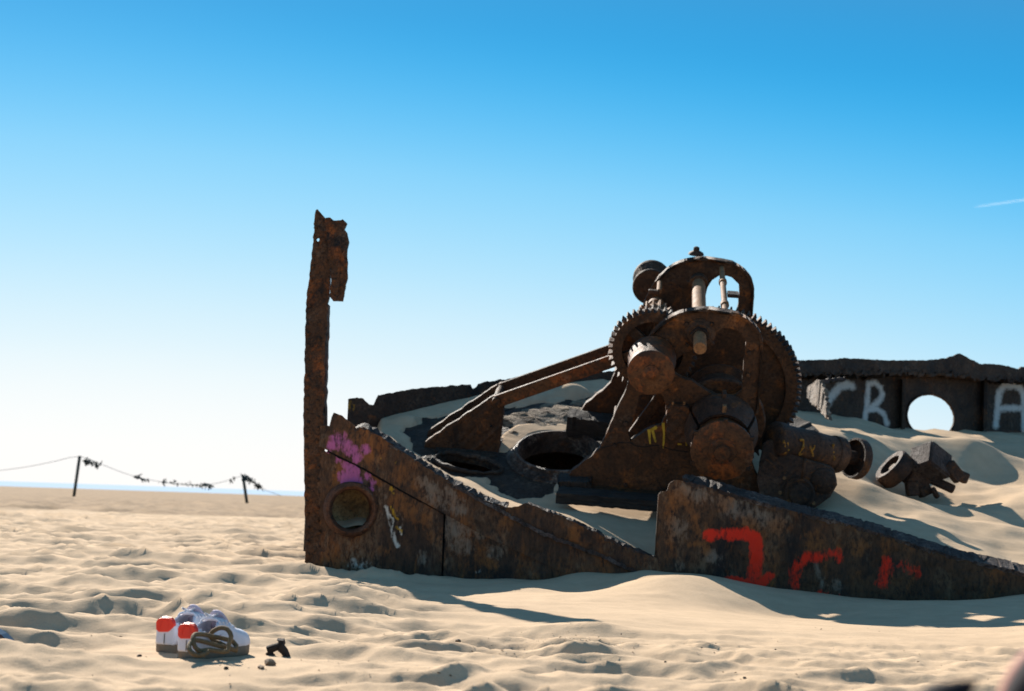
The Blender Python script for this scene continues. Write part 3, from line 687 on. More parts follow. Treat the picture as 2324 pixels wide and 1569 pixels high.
o = plate('bulwark_plate', fpx([(1785, 852), (2000, 850), (2225, 860), (2480, 875)]), fpx([(1785, 1330), (2000, 1330), (2225, 1330), (2480, 1330)]), far_y, m_far, ship, step=.011, ny=130, marks=letters, seed=47, jag=0, hole=(HC.x, HC.z, .272, .203))
as_part(o, 'far side plating with round opening and grey painted letters')
wt = Vector((1, (far_y(HC.x + .2) - far_y(HC.x - .2)) / .4, 0))
vs = []; fs = []
for i in range(64):
    a = 2 * math.pi * i / 64
    for r_, y_ in ((1.0, .02), (.985, -.02), (1.03, -.03), (1.06, -.02), (1.06, .02)):
        rj = r_ * (1 + random.gauss(0, .006)); vs.append(HC + wt * (.268 * rj * math.cos(a)) + Vector((0, y_, .199 * rj * math.sin(a))))
for i in range(64):
    for k in range(5): fs.append([i * 5 + k, i * 5 + (k + 1) % 5, ((i + 1) % 64) * 5 + (k + 1) % 5, ((i + 1) % 64) * 5 + k])
MB().add(vs, fs).obj('opening_rim', m_far, ship)
for u, w in ((2045, .03), (2230, .035)):
    a = FN(u, 862); b_ = FN(u - 2, 1010)
    MB().box((a + b_) / 2 + Vector((0, -.05, 0)), Vector((w / 2, 0, 0)), Vector((0, .045, 0)), (a - b_) / 2).obj('hull_rib', m_far, ship, bevel=.004)
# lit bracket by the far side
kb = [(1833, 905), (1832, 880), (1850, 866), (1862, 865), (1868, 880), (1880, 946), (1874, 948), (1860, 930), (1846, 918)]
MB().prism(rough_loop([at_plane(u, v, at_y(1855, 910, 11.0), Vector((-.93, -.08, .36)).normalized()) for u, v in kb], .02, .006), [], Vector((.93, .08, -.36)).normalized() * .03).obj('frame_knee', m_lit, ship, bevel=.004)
bar('hull_stringer', [at_y(1858, 868, 11.65), at_y(1885, 864, 11.75), at_y(1912, 861, 11.85)], .05, .03, m_edge, ship, jit=.004)

m_ring2 = rust('coaming_rust', dark=(.025, .016, .012), mid=(.11, .070, .05), grey=(.28, .22, .17), o_amt=.3, g_amt=.7, seed=61, bumpy=1.6, rough=.6)
# deck with its two openings
def ell(u, v, ru, rv_, n=40, rot=0.0, off=0.0, zl=0.0):
    out = []
    for a in np.linspace(0, 2 * math.pi, n + 1)[:-1]:
        x, y = ru * math.cos(a), rv_ * math.sin(a)
        out.append((u + x * math.cos(rot) - y * math.sin(rot), v + x * math.sin(rot) + y * math.cos(rot)))
    return out
h1 = [(988, 1040), (1000, 1036), (1017, 1033), (1045, 1034), (1070, 1038), (1092, 1043), (1110, 1050), (1125, 1057), (1135, 1064), (1125, 1069), (1110, 1071), (1085, 1069), (1057, 1066), (1032, 1060), (1012, 1053), (997, 1046)]
HT = DK(1270, 1022, .065); HCN = HT - NZ * .065; HA = (DK(1365, 1018, .065) - HT).length
HV = 1.2
hcirc = [HCN + EX * (HA * math.cos(a)) + AX * (HA * HV * math.sin(a)) for a in np.linspace(0, 2 * math.pi, 49)[:-1]]
deck_out = [DK(*z15(a, b)) for a, b in [(-60, 900), (60, 840), (230, 800), (235, 740), (480, 700), (900, 600), (1300, 560), (1750, 480)]] + [WL(1.6, 1.9, DZ), WL(1.6, -.35, DZ), WL(.6, -.42, DZ)] + [DK(*z15(a, b)) for a, b in [(1350, 1500), (1050, 1490), (760, 1340), (420, 1290), (160, 1090)]]
o = MB().prism(rough_loop(deck_out, .05, .004, True), [rough_loop([DK(*p) for p in h1], .03, .003), hcirc], NZ * -.05).obj('deck', m_deck, ship)
mb = MB().lathe(HCN, NZ, [(HA * .95, -.09), (HA * .955, .05), (HA * .985, .068), (HA * 1.035, .064), (HA * 1.05, .038), (HA * 1.11, .03), (HA * 1.13, .012), (HA * 1.22, .008), (HA * 1.24, -.03)], 72, .005, closed=False)
mb.v = [p + AX * ((p - HCN).dot(AX) * (HV - 1)) for p in mb.v]
mb.obj('hatch_coaming', m_ring2, ship, angle=50)
lip = rough_loop([DK(*p, .012) for p in [(984, 1040), (1017, 1029), (1070, 1034), (1112, 1046), (1140, 1063), (1126, 1073), (1100, 1075), (1057, 1071), (1010, 1058)]], .03, .004)
MB().tube(lip + lip[:1], lambda t: .010 + .012 * abs(math.sin(t * 5)), 8).obj('hole_lip', m_deck, ship, smooth=True)
# sheet below the deck, the hold's darkness put into its black colour
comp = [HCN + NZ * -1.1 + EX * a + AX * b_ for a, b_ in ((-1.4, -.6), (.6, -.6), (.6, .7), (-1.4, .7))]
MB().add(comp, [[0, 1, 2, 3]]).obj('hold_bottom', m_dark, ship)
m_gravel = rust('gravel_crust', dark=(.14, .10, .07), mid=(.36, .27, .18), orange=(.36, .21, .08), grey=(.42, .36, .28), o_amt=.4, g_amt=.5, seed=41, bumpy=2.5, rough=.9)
# deck crusts: dark scale, and gravel with the band's sunlight put into its colour
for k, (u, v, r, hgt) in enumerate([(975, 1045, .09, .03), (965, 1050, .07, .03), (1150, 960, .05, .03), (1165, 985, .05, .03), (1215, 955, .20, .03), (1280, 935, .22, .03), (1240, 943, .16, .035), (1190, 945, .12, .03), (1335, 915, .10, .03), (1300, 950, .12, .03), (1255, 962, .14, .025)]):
    c = DK(u, v); vs = []; fs = []; n = 12
    for i in range(5):
        rr = r * (1 - i / 4.0 * .95)
        for j in range(n):
            a = 2 * math.pi * j / n; w = rr * (1 + .3 * random.uniform(-1, 1))
            vs.append(c + EX * w * 1.3 * math.cos(a) + AX * w * math.sin(a) + NZ * (hgt * (i / 4) ** .6 + random.uniform(-.006, .006) - .01))
    for i in range(4):
        for j in range(n):
            fs.append([i * n + j, i * n + (j + 1) % n, (i + 1) * n + (j + 1) % n, (i + 1) * n + j])
    fs.append([4 * n + j for j in range(n)])
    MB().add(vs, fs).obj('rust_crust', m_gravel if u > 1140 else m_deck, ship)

# ================================================================== TIMBERS UNDER THE WINCH
def timber(name, label, a, b_, ax_h, up_h, jit=.008):
    a, b_ = Vector(a), Vector(b_); r_ = thing_mesh = MB(); n = 26; d = (b_ - a)
    vs = []; fs = []
    for i in range(n + 1):
        p = a + d * (i / n)
        prof = [(-1, -1), (-.3, -1.03), (.4, -.98), (1, -1), (1.02, -.2), (1, .5), (.97, 1), (.3, 1.02), (-.4, .98), (-1, 1), (-1.03, .3), (-.98, -.4)]
        for x, z in prof:
            vs.append(p + ax_h * (x + random.gauss(0, .05)) + up_h * (z + random.gauss(0, .05)) + d.normalized() * (random.gauss(0, jit) if i in (0, n) else 0))
    m_ = 12
    for i in range(n):
        for k in range(m_):
            q, w = i * m_ + k, i * m_ + (k + 1) % m_; fs.append([q, w, w + m_, q + m_])
    fs += [list(range(m_))[::-1], list(range(n * m_, n * m_ + m_))]
    c = (a + b_) / 2
    o = MB().add(vs, fs).obj(name, m_timber, None, origin=c) if False else None
    mb = MB().add(vs, fs); o = mesh_obj(name, mb.v, mb.f, m_timber, None, origin=c, angle=35)
    bm = bmesh.new(); bm.from_mesh(o.data); bmesh.ops.recalc_face_normals(bm, faces=bm.faces); bm.to_mesh(o.data); bm.free()
    return tag(o, label, 'timber')
timber('timber', 'long dark split timber lying along the front foot of the winch on the sand', FP(1266, 1123, -.16), FP(1500, 1142, -.16), AX * .055, NZ * .036)
timber('timber', 'short thick timber block under the left corner of the winch', FP(1268, 1095, -.02), FP(1340, 1098, -.02), AX * .07, NZ * .038)
timber('timber', 'dark timber behind the open hatch under the rear winch frame', FP(1290, 958, 1.12), FP(1440, 982, 1.12), AX * .09, NZ * .075)

# ================================================================== WINCH
winch = thing('anchor_winch', 'big rusted anchor winch with toothed gears standing on the wreck deck', 'winch', P0)
out_px = [(1303, 1107), (1361, 1017), (1386, 961), (1424, 873), (1452, 803), (1475.7, 760), (1508, 728), (1542, 710), (1582, 702), (1610, 701), (1636, 705), (1676, 713), (1708, 733), (1726.5, 757), (1732, 778), (1730, 818), (1725, 885), (1721, 940), (1707, 1043), (1701, 1141)]
H1 = [(1451, 899), (1480, 893), (1502, 899), (1512, 922), (1506, 955), (1500, 966), (1474, 972), (1450, 988), (1430, 1000), (1427, 981), (1443, 935)]
H2 = [(1641, 746), (1662, 746), (1676, 752), (1689, 768), (1693, 794), (1687, 832), (1684, 874), (1676, 896), (1640, 903), (1609, 890), (1582, 872), (1548, 858), (1530, 845), (1538, 812), (1560, 800), (1590, 790), (1614, 772), (1626, 755)]
def loc2(px, yl=0): return [Vector(LP(u, v, yl)) for u, v in px]
fo, fh1, fh2 = loc2(out_px), loc2(H1), loc2(H2)
def sub(loop, jit, corner=()):      # smooth resample but keep the base straight
    return rough_loop([Vector((p.x, p.y)) for p in loop], .03, jit)
fo_s = rough_loop(fo[:-1] + [fo[-1]], .035, .002); h1s = rough_loop(fh1, .03, .003); h2s = rough_loop(fh2, .03, .003)
def yellow_marks(V):
    P_ = np.array([tuple(v) for v in V]); x = (P_ - np.array(P0)) @ np.array(EX); z = (P_ - np.array(P0)) @ np.array(NZ)
    o = np.zeros(len(P_))
    return o
h2b = rough_loop(loc2(H2[:8] + [(1640, 903), (1622, 885), (1610, 850), (1606, 810), (1612, 775), (1624, 756)]), .03, .003)
for yl in (0.0, 1.25):
    mb = MB().prism([WL(p.x, yl, p.y) for p in fo_s], [[WL(p.x, yl, p.y) for p in h1s], [WL(p.x, yl, p.y) for p in (h2s if yl == 0 else h2b)]], AX * .05)
    mb.obj('side_frame', m_mach, winch, bevel=.010)
    # raised rib along the rim of the casting
    arch = [p for p in rough_loop(loc2(out_px[5:18]), .04, 0, closed=False)]
    mb = MB()
    for i in range(len(arch) - 1):
        a, b_ = arch[i], arch[i + 1]
        d = (b_ - a).normalized(); nn = Vector((d.y, -d.x))
        q = [a, b_, b_ + nn * .018, a + nn * .018]
        mb.add([WL(p.x, yl + y_, p.y) for y_ in (-.012, .058) for p in q], [[0, 1, 2, 3], [7, 6, 5, 4], [0, 4, 5, 1], [2, 6, 7, 3], [0, 3, 7, 4], [1, 2, 6, 5]])
    mb.obj('frame_rim', m_mach, winch, merge=.003, angle=40)
def AXL(u, v, yl, name, prof, mat, seg=40, jit=.0, angle=45, label=None):
    """a turned piece on a shaft line: centre traced at plane yl, profile (radius, distance back along the shaft)"""
    x, z = LP(u, v, yl)
    o = MB().lathe(WL(x, yl, z), AX, prof, seg, jit).obj(name, mat, winch, angle=angle)
    if label: o['label'] = label
    return x, z
# small warping head at the upper left
sx, sz = LP(1477, 847, -.30)
def on(x, z, yl): return WL(x, yl, z)
MB().lathe(on(sx, sz, -.30), AX, [(.0, -.022), (.022, -.022), (.03, -.012), (.05, -.008), (.05, 0), (.130, 0), (.140, .008), (.140, .02), (.132, .035), (.134, .10), (.138, .18), (.148, .24), (.148, .27)], 48, .004, closed=False).obj('warping_drum', m_mach2, winch, angle=50)
MB().lathe(on(sx, sz, -.05), AX, [(.03, 0), (.03, 1.75)], 20).obj('shaft', m_shaft, winch, angle=45)
# lower warping head
lx, lz = LP(1639, 1025, -.40)
MB().lathe(on(lx, lz, -.40), AX, [(.0, -.035), (.045, -.035), (.05, -.02), (.05, -.012), (.078, -.010), (.085, 0), (.172, 0), (.187, .010), (.187, .028), (.178, .045), (.150, .08), (.146, .14), (.16, .22), (.19, .29), (.215, .33), (.215, .36)], 56, .006, closed=False).obj('warping_drum', m_mach2, winch, angle=50)
for a in np.linspace(0, 2 * math.pi, 7)[:-1] + .5:
    c = on(lx + .19 * math.cos(a), lz + .19 * math.sin(a), -.385); MB().box(c, EX * .012, AX * .014, NZ * .012).obj('bolt', m_mach, winch)
# bell-shaped guard and its two ears behind the lower head
gx, gz = lx, lz
for a0, a1, rad, nm in ((.62, 2.52, .232, 'bell_guard'), (2.62, 3.5, .225, 'bell_guard'), (-.36, .5, .225, 'bell_guard')):
    vs = []; fs = []; n = 20
    for i in range(n + 1):
        a = a0 + (a1 - a0) * i / n
        for r_, y_ in ((rad, -.10), (rad, -.02), (rad - .02, -.02), (.16, -.235), (.178, -.245), (rad, -.10)):
            vs.append(on(gx + r_ * math.cos(a), gz + r_ * math.sin(a), y_))
    for i in range(n):
        for k in range(5): fs.append([i * 6 + k, (i + 1) * 6 + k, (i + 1) * 6 + k + 1, i * 6 + k + 1])
    fs += [[0, 1, 2, 3, 4], [n * 6 + k for k in (4, 3, 2, 1, 0)]]
    MB().add(vs, fs).obj(nm, m_motor, winch, angle=40)
MB().box(on(gx, gz + .235, -.06), EX * .012, AX * .045, NZ * .02).obj('guard_lug', m_motor, winch, bevel=.004)
MB().box(on(gx, gz + .195, -.21), EX * .012, AX * .02, NZ * .03).obj('guard_lug', m_shaft, winch, bevel=.004)
# main shaft, cable drum and brake bands
MB().lathe(on(lx, lz, -.05), AX, [(.05, 0), (.05, 1.55)], 24).obj('shaft', m_mach, winch, angle=45)
MB().lathe(on(lx, lz, .10), AX, [(.06, 0), (.27, .0), (.28, .012), (.28, .035), (.27, .045), (.20, .055), (.19, .09), (.23, .11), (.235, .15), (.19, .165), (.19, .40), (.235, .415), (.235, .44), (.06, .44)], 64, .003).obj('cable_drum', m_mach, winch, angle=40)
# gear wheels
def gear(name, x, z, yl, rad, teeth, width, mat, web=None, spokes=0, hub=.06, th=.035, label=None):
    mb = MB(); ring = []; pitch = 2 * math.pi / teeth
    for k in range(teeth):
        a = k * pitch
        for da, r_ in ((-.26, rad), (-.12, rad + th), (.12, rad + th), (.26, rad)):
            rr = r_ + random.uniform(-.003, .003) if r_ > rad else r_
            ring.append((a + da * pitch, rr))
    inner_r = rad * (.76 if spokes else .86)
    outl = [on(x + r_ * math.cos(a), z + r_ * math.sin(a), yl) for a, r_ in ring]
    hl = [on(x + inner_r * math.cos(a), z + inner_r * math.sin(a), yl) for a in np.linspace(0, 2 * math.pi, 81)[:-1]]
    mb.prism(outl, [hl], AX * width)
    o = mb.obj(name, mat, winch); g = o
    if label: o['label'] = label
    if spokes:
        s_ = MB()
        for k in range(spokes):
            a = 2 * math.pi * k / spokes + .35; c_, s2 = math.cos(a), math.sin(a)
            dv = EX * c_ + NZ * s2; pv = EX * -s2 + NZ * c_; m_r = (inner_r + hub) / 2
            s_.box(on(x + m_r * c_, z + m_r * s2, yl + width * .5), dv * ((inner_r - hub) / 2 + .008), pv * .03, AX * width * .28)
        s_.lathe(on(x, z, yl - .02), AX, [(hub, 0), (hub, width + .04)], 28)
        s_.obj('spokes', mat, g)
    else:
        MB().lathe(on(x, z, yl + width * .3), AX, [(hub, 0), (inner_r + .004, 0), (inner_r + .004, width * .4), (hub, width * .4)], 72).obj('gear_web', mat, g, angle=40)
        MB().lathe(on(x, z, yl - .05), AX, [(hub, 0), (hub * 1.6, 0), (hub * 1.7, width + .1), (hub, width + .1)], 32).obj('gear_hub', mat, g, angle=40)
    return g
bgx, bgz = lx, lz
gear('gear_wheel', bgx, bgz, .72, .515, 84, .10, m_mach, hub=.08, label='large toothed gear wheel with solid web')
gear('gear_wheel', sx, sz, .12, .250, 42, .085, m_mach, spokes=6, hub=.06, th=.027, label='small spoked gear wheel')
MB().lathe(on(sx, sz, .26), AX, [(.03, 0), (.215, 0), (.225, .01), (.225, .06), (.215, .07), (.06, .08), (.06, .3)], 48, .004).obj('brake_drum', m_mach, winch, angle=40)
gear('pinion', sx, sz, .66, .105, 18, .18, m_shaft, spokes=5, hub=.05, th=.028)
# upper shaft with collar, bosses on the front casting
ux, uz = LP(1588, 757, 0)
MB().lathe(on(ux, uz, -.30), AX, [(.0, 0), (.036, 0), (.039, .005), (.039, .44), (.045, .44), (.045, 1.54)], 28, closed=False).obj('shaft', m_shaft, winch, angle=45)
for yl, r_ in ((-.045, .085), (-.03, .095)):
    MB().lathe(on(ux, uz, yl), AX, [(.036, 0), (r_ * .8, 0), (r_, .02), (r_, .06)], 36, .01).obj('bearing_boss', m_mach, winch, angle=40)
MB().lathe(on(ux, uz, -.075), AX, [(.04, 0), (.058, .0), (.06, .04)], 6).obj('shaft_nut', m_motor, winch)
MB().lathe(on(ux, uz, 1.13), AX, [(.045, 0), (.064, 0), (.064, .08), (.045, .1)], 28).obj('shaft_collar', m_mach, winch, angle=40)
MB().box(on(ux - .066, uz, 1.16), EX * .014, AX * .02, NZ * .012).obj('collar_bolt', m_mach, winch)
# thin rod with collars and tag
rx, rz = LP(1638, 612, 1.22)
MB().lathe(on(rx, rz, .2), AX, [(.019, 0), (.019, 1.06)], 16).obj('control_rod', m_shaft, winch, angle=45)
for y_ in (.32, .86):
    MB().lathe(on(rx, rz, y_), AX, [(.019, 0), (.027, 0), (.027, .05), (.019, .05)], 16).obj('rod_collar', m_shaft, winch, angle=45)
MB().box(on(rx + .058, rz + .0, .60), EX * .036, AX * .045, NZ * .012).obj('rod_tag', m_motor, winch, bevel=.004)
# pipe and small fittings on the shaft of the small gear
px_, pz_ = LP(1483, 690, .9)
MB().lathe(on(sx, sz, 1.02), AX, [(.04, 0), (.048, .01), (.048, .07), (.06, .075), (.06, .13), (.045, .135), (.045, .19), (.03, .2)], 28).obj('shaft_collar', m_shaft, winch, angle=40)
fx, fz = LP(1496, 660, 1.02)
MB().lathe(on(fx, fz, 1.0), AX, [(.018, 0), (.018, .25)], 14).obj('lubricator_pipe', m_shaft, winch, angle=45)
MB().box(on(fx - .035, fz - .005, 1.0), EX * .036, AX * .02, NZ * .014).obj('lubricator_pipe', m_mach, winch, bevel=.005)
# rear warping head
qx, qz = LP(1477, 651, 1.42)
MB().lathe(on(qx, qz, 1.40), AX, [(.02, 0), (.125, 0), (.13, .01), (.13, .025), (.10, .05), (.098, .18), (.13, .22), (.135, .235), (.135, .26), (.02, .26)], 48, .004).obj('warping_drum', m_mach, winch, angle=45)
# cap on the rear arch
kx, kz = LP(1580, 574, 1.28)
MB().lathe(on(kx, kz - .012, 1.28), NZ, [(.055, 0), (.05, .012), (.022, .028), (.02, .05), (.008, .056)], 20).obj('frame_cap', m_mach, winch, angle=40)
# cross members between the frames
for u, v, r_ in ((1530, 1000, .03), (1680, 1085, .03)):
    x, z = LP(u, v, 0); MB().lathe(on(x, z, .05), AX, [(r_, 0), (r_, 1.24)], 16).obj('cross_rod', m_mach, winch, angle=45)
# inner lever plate and wedge bars seen through the lower opening
a1, b1 = LP(1435, 975, .5), LP(1500, 885, .5)
da = Vector((b1[0] - a1[0], b1[1] - a1[1])); dn = (EX * da.x + NZ * da.y)
for k, y_ in enumerate((.32, .55)):
    MB().box(on((a1[0] + b1[0]) / 2 + k * .09, (a1[1] + b1[1]) / 2 + .02, y_), dn * .62, AX * .02, (EX * -da.y + NZ * da.x).normalized() * .035).obj('brake_lever', m_mach, winch, bevel=.004)
MB().prism([WL(p.x, .5, p.y) for p in loc2([(1400, 1030), (1450, 925), (1500, 890), (1540, 900), (1560, 1000), (1540, 1060)])], [], AX * .03).obj('inner_plate', m_mach, winch, bevel=.005)
MB().box(on(.55, .10, .62), EX * .36, AX * .42, NZ * .09).obj('bed_plate', m_mach, winch, bevel=.01)
# front foot flange and base plank
f0, f1 = fo[0], fo[-1]
c = Vector(((f0.x + f1.x) / 2 + .015, (f0.y + f1.y) / 2))
MB().box(WL(c.x, .03, c.y + .004), (EX * (f1.x - f0.x) + NZ * (f1.y - f0.y)) * .49, AX * .085, NZ * .022).obj('foot_flange', m_mach, winch, bevel=.006)
MB().box(WL(c.x, 1.285, c.y + .004), (EX * (f1.x - f0.x) + NZ * (f1.y - f0.y)) * .49, AX * .085, NZ * .022).obj('foot_flange', m_mach, winch, bevel=.006)
for u, v in ((1558, 735), (1616, 735), (1560, 782), (1616, 778), (1340, 1085), (1420, 1100), (1500, 1108), (1580, 1115), (1660, 1122), (1700, 800), (1698, 850), (1690, 960), (1420, 960), (1395, 1010)):
    x, z = LP(u, v, 0)
    MB().lathe(on(x, z, -.022), AX, [(.0, 0), (.013, 0), (.014, .004), (.014, .03)], 6, .04, closed=False).obj('bolt', m_motor, winch)
mb = MB().prism(rough_loop([FP(u, v, -.07) for u, v in [(1514, 930), (1524, 922), (1556, 922), (1566, 934), (1568, 985), (1560, 1004), (1524, 1002), (1514, 985)]], .02, .002), [], AX * .07)
mb.obj('bearing_block', m_mach, winch, bevel=.006)
for u, v in ((1526, 928), (1552, 928)):
    MB().lathe(FP(u, v, -.05), NZ, [(.007, 0), (.007, .045), (.0, .05)], 8, closed=False).obj('stud', m_shaft, winch)
MB().tube(rough_loop([FP(u, v, -.001) for u, v in [(1362, 1018), (1388, 1012), (1420, 1004), (1450, 1014), (1490, 1012), (1530, 1022), (1562, 1026)]], .02, .002, True, False), .0035, 5).obj('casting_crack', m_dark, winch)
# yellow paint drips on the front casting (thin coats of paint 1 mm proud)
m_yel = plain('yellow_paint', (.36, .24, .02), .6, 60, .5)
def drip(pts, w0, w1):
    L = [Vector(LP(u, v, -.002)) for u, v in pts]; n = len(L); lp = []; rp = []
    for i, p in enumerate(L):
        d = (L[min(i + 1, n - 1)] - L[max(i - 1, 0)]).normalized(); nn = Vector((-d.y, d.x)); w = (w0 + (w1 - w0) * i / (n - 1)) * random.uniform(.7, 1.3)
        lp.append(p + nn * w); rp.append(p - nn * w)
    return [WL(p.x, -.003, p.y) for p in lp + rp[::-1]]
ym = MB()
for pts, a, b_ in [([(1473, 975), (1474, 985), (1474, 995), (1476, 1008)], .010, .004), ([(1480, 973), (1483, 985), (1486, 996), (1488, 1004)], .012, .004), ([(1490, 968), (1487, 972), (1480, 975)], .008, .008), ([(1505, 960), (1507, 985), (1506, 1005), (1505, 1018)], .008, .003), ([(1538, 1008), (1548, 1009)], .006, .005), ([(1556, 1000), (1558, 1012)], .005, .003)]:
    P_ = drip(pts, a, b_); ym.prism(P_, [], AX * .004)
o = ym.obj('paint_drips', m_yel, winch); o['kind'] = 'stuff'

# ================================================================== STAY WITH TWO TIE BARS
stay = thing('stay_bracket', 'rusty triangular stay bracket with two long tie bars rising to the winch', 'bracket', DK(1060, 1020))
gp = [(962, 1016), (966, 1004), (998, 980), (1050, 945), (1094, 916), (1110, 904), (1124, 897), (1141, 905), (1143, 924), (1141, 945), (1137, 993), (1134, 1014), (1129, 1030), (1090, 1028), (1040, 1023), (1000, 1019)]
yb = (DK(1060, 1024) - P0).dot(AX)
hol = [(1115 + 4 * math.cos(a), 966 + 4 * math.sin(a)) for a in np.linspace(0, 2 * math.pi, 13)[:-1]]
gl = rough_loop([FP(u, v, yb) for u, v in gp], .03, .002); gh = [FP(u, v, yb) for u, v in hol]
MB().prism(gl, [gh], AX * .03).obj('gusset_plate', m_mach, stay, bevel=.006)
MB().prism([p + AX * .20 + EX * -.015 for p in gl], [], AX * .03).obj('gusset_plate', m_mach, stay, bevel=.006)
e = [FP(u, v, yb + .015) for u, v in ((1122, 903), (1164, 888), (1270, 849), (1381, 812), (1400, 806))]
def flatbar(p, q, hgt, th_, dy):
    p, q = Vector(p), Vector(q); d = q - p; nn = AX.cross(d).normalized()
    return MB().box((p + q) / 2 + AX * dy, d / 2, AX * th_ / 2, nn * hgt / 2)
fa = FP(1126, 910, yb); fb = FP(1440, 800, yb)
flatbar(fa, fb, .088, .026, -.02).obj('tie_bar', m_mach2, stay, bevel=.005)
flatbar(fa, fb, .088, .026, .235).obj('tie_bar', m_mach, stay, bevel=.005)
MB().lathe(FP(1126, 912, yb - .05), AX, [(.0, 0), (.028, 0), (.03, .01), (.03, .33), (.0, .34)], 20).obj('pivot_pin', m_mach, stay, angle=45)
MB().box(FP(1060, 1024, yb) + AX * .1, EX * .22, AX * .17, NZ * .012).obj('base_plate', m_deck, stay, bevel=.004)

# ================================================================== MOTOR BESIDE THE WINCH
mo = at_y(1830, 1150, 8.95)
motor = thing('winch_motor', 'dark rusty motor casing with cylinder and coupling wheel right of the winch', 'motor', mo)
ma = Vector((.90, .40, -.135)).normalized()
A0 = at_y(1757, 1000, 8.92)
MB().lathe(A0, ma, [(.0, -.03), (.08, -.03), (.118, -.01), (.122, .0), (.122, .05), (.114, .06), (.114, .26), (.118, .27), (.118, .29), (.112, .30), (.108, .44), (.116, .445), (.118, .50), (.108, .515), (.055, .52), (.05, .54)], 44, .006).obj('cylinder', m_motor, motor, angle=40)
MB().lathe(A0 + ma * .53, ma, [(.045, 0), (.045, .12)], 20).obj('drive_shaft', m_motor, motor, angle=45)
MB().lathe(A0 + ma * .61, ma, [(.03, .02), (.115, .03), (.118, .0), (.130, .0), (.133, .01), (.133, .052), (.128, .06), (.03, .05)], 48, .004).obj('coupling_wheel', m_motor, motor, angle=40)
bd = [(1722, 1050), (1732, 1010), (1752, 1000), (1790, 1030), (1850, 1050), (1885, 1060), (1899, 1085), (1894, 1115), (1872, 1138), (1845, 1155), (1822, 1160), (1785, 1157), (1755, 1150), (1728, 1135), (1718, 1095)]
MB().prism(rough_loop([at_y(u, v, 8.86) for u, v in bd], .03, .003), [], Vector((.08, .38, .05))).obj('gear_casing', m_motor, motor, bevel=.03)
dc = at_y(1813, 1120, 8.855); dx = Vector((-.1, -1, -.15)).normalized()
MB().lathe(dc, dx, [(.10, -.02), (.098, .018), (.088, .026), (.07, .022), (.062, .03), (.06, .045), (.03, .05), (.0, .05)], 40, .005, closed=False).obj('cover_disc', m_motor, motor, angle=40)
MB().lathe(at_y(1868, 1092, 8.87), dx, [(.085, -.02), (.082, .015), (.07, .03), (.0, .04)], 36, .006, closed=False).obj('side_bulge', m_motor, motor, smooth=True)
MB().tube([at_y(1826, 1040, 8.80), at_y(1824, 1065, 8.80), at_y(1820, 1086, 8.82)], .010, 8).obj('strap', m_mach, motor, smooth=True)
MB().prism([at_y(u, v, 8.95) for u, v in [(1748, 962), (1762, 955), (1772, 966), (1775, 1020), (1752, 1040), (1738, 1030)]], [], Vector((.05, .2, 0))).obj('end_bracket', m_motor, motor, bevel=.01)
for u, v in ((1770, 1118), (1850, 1098), (1780, 1085), (1846, 1142)):
    MB().lathe(at_y(u, v, 8.86), dx, [(.012, -.01), (.012, .012), (.0, .014)], 6, closed=False).obj('bolt', m_shaft, motor)
m_or = plain('orange_scrawl', (.34, .15, .018), .7, 50, .5)
sc = MB()
for pts in ([(1778, 1000), (1784, 1022), (1778, 1028)], [(1786, 1003), (1790, 1024)], [(1815, 998), (1824, 1003), (1822, 1018), (1814, 1032), (1822, 1030)], [(1838, 1014), (1846, 1036)], [(1848, 1012), (1842, 1030)], [(1890, 1008), (1893, 1046)]):
    q = []
    for u, v in pts:
        d = ray(u, v); oc = CAMPOS - A0
        # point where the line of sight meets the cylinder
        dm = d - ma * d.dot(ma); om = oc - ma * oc.dot(ma)
        a_, b2, c2 = dm.dot(dm), 2 * dm.dot(om), om.dot(om) - .116 ** 2
        D = max(b2 * b2 - 4 * a_ * c2, 0); q.append(CAMPOS + d * ((-b2 - math.sqrt(D)) / (2 * a_)))
    sc.tube(rough_loop(q, .010, .003, True, False), lambda t_: .0065 + .003 * math.sin(t_ * 17), 6)
o = sc.obj('paint_scrawl', m_or, motor); o['kind'] = 'stuff'

# ================================================================== BROKEN MACHINERY ON THE SAND
DY = 9.85
pc = at_y(2031, 1066, DY)
ring = thing('pulley_wheel', 'broken rusty pulley wheel leaning in the drifted sand', 'pulley', pc)
pa = Vector((-.60, -.10, .52)).normalized()
MB().lathe(pc, pa, [(.085, -.05), (.125, -.055), (.138, -.04), (.138, .04), (.125, .055), (.085, .05), (.08, .0), (.085, -.05)], 40, .02, closed=False).obj('rim', m_motor, ring, angle=50)
sp = MB()
e1 = pa.orthogonal().normalized(); e2 = pa.cross(e1)
for k in range(5):
    a = k * 1.257 + .3; dv = e1 * math.cos(a) + e2 * math.sin(a); sp.box(pc + dv * .05, dv * .05, pa * .012, pa.cross(dv) * .014)
sp.lathe(pc - pa * .03, pa, [(.03, 0), (.03, .06)], 16)
sp.obj('spokes', m_lit, ring)
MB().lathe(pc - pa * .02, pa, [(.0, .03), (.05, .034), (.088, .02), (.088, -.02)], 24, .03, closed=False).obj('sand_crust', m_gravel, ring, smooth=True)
bx0 = thing('broken_casting', 'broken square iron casting with bent brackets on the drifted sand', 'scrap iron', at_y(2115, 1075, DY))
qa = [at_y(u, v, DY - .05) for u, v in ((2086, 1059), (2077, 1034), (2097, 1000), (2152, 1042), (2127, 1090))]
ed = Vector((.76, .42, -.46)).normalized(); eu = (at_y(2099, 1004, DY + .12) - at_y(2086, 1056, DY)); ev = ed.cross(eu.normalized()).normalized()
if ev.y > 0: ev = -ev
cc = at_y(2112, 1050, DY)
L2, H2_, W2 = .10, .085, .085
eu = ed.cross(ev).normalized(); eu = eu if eu.z > 0 else -eu
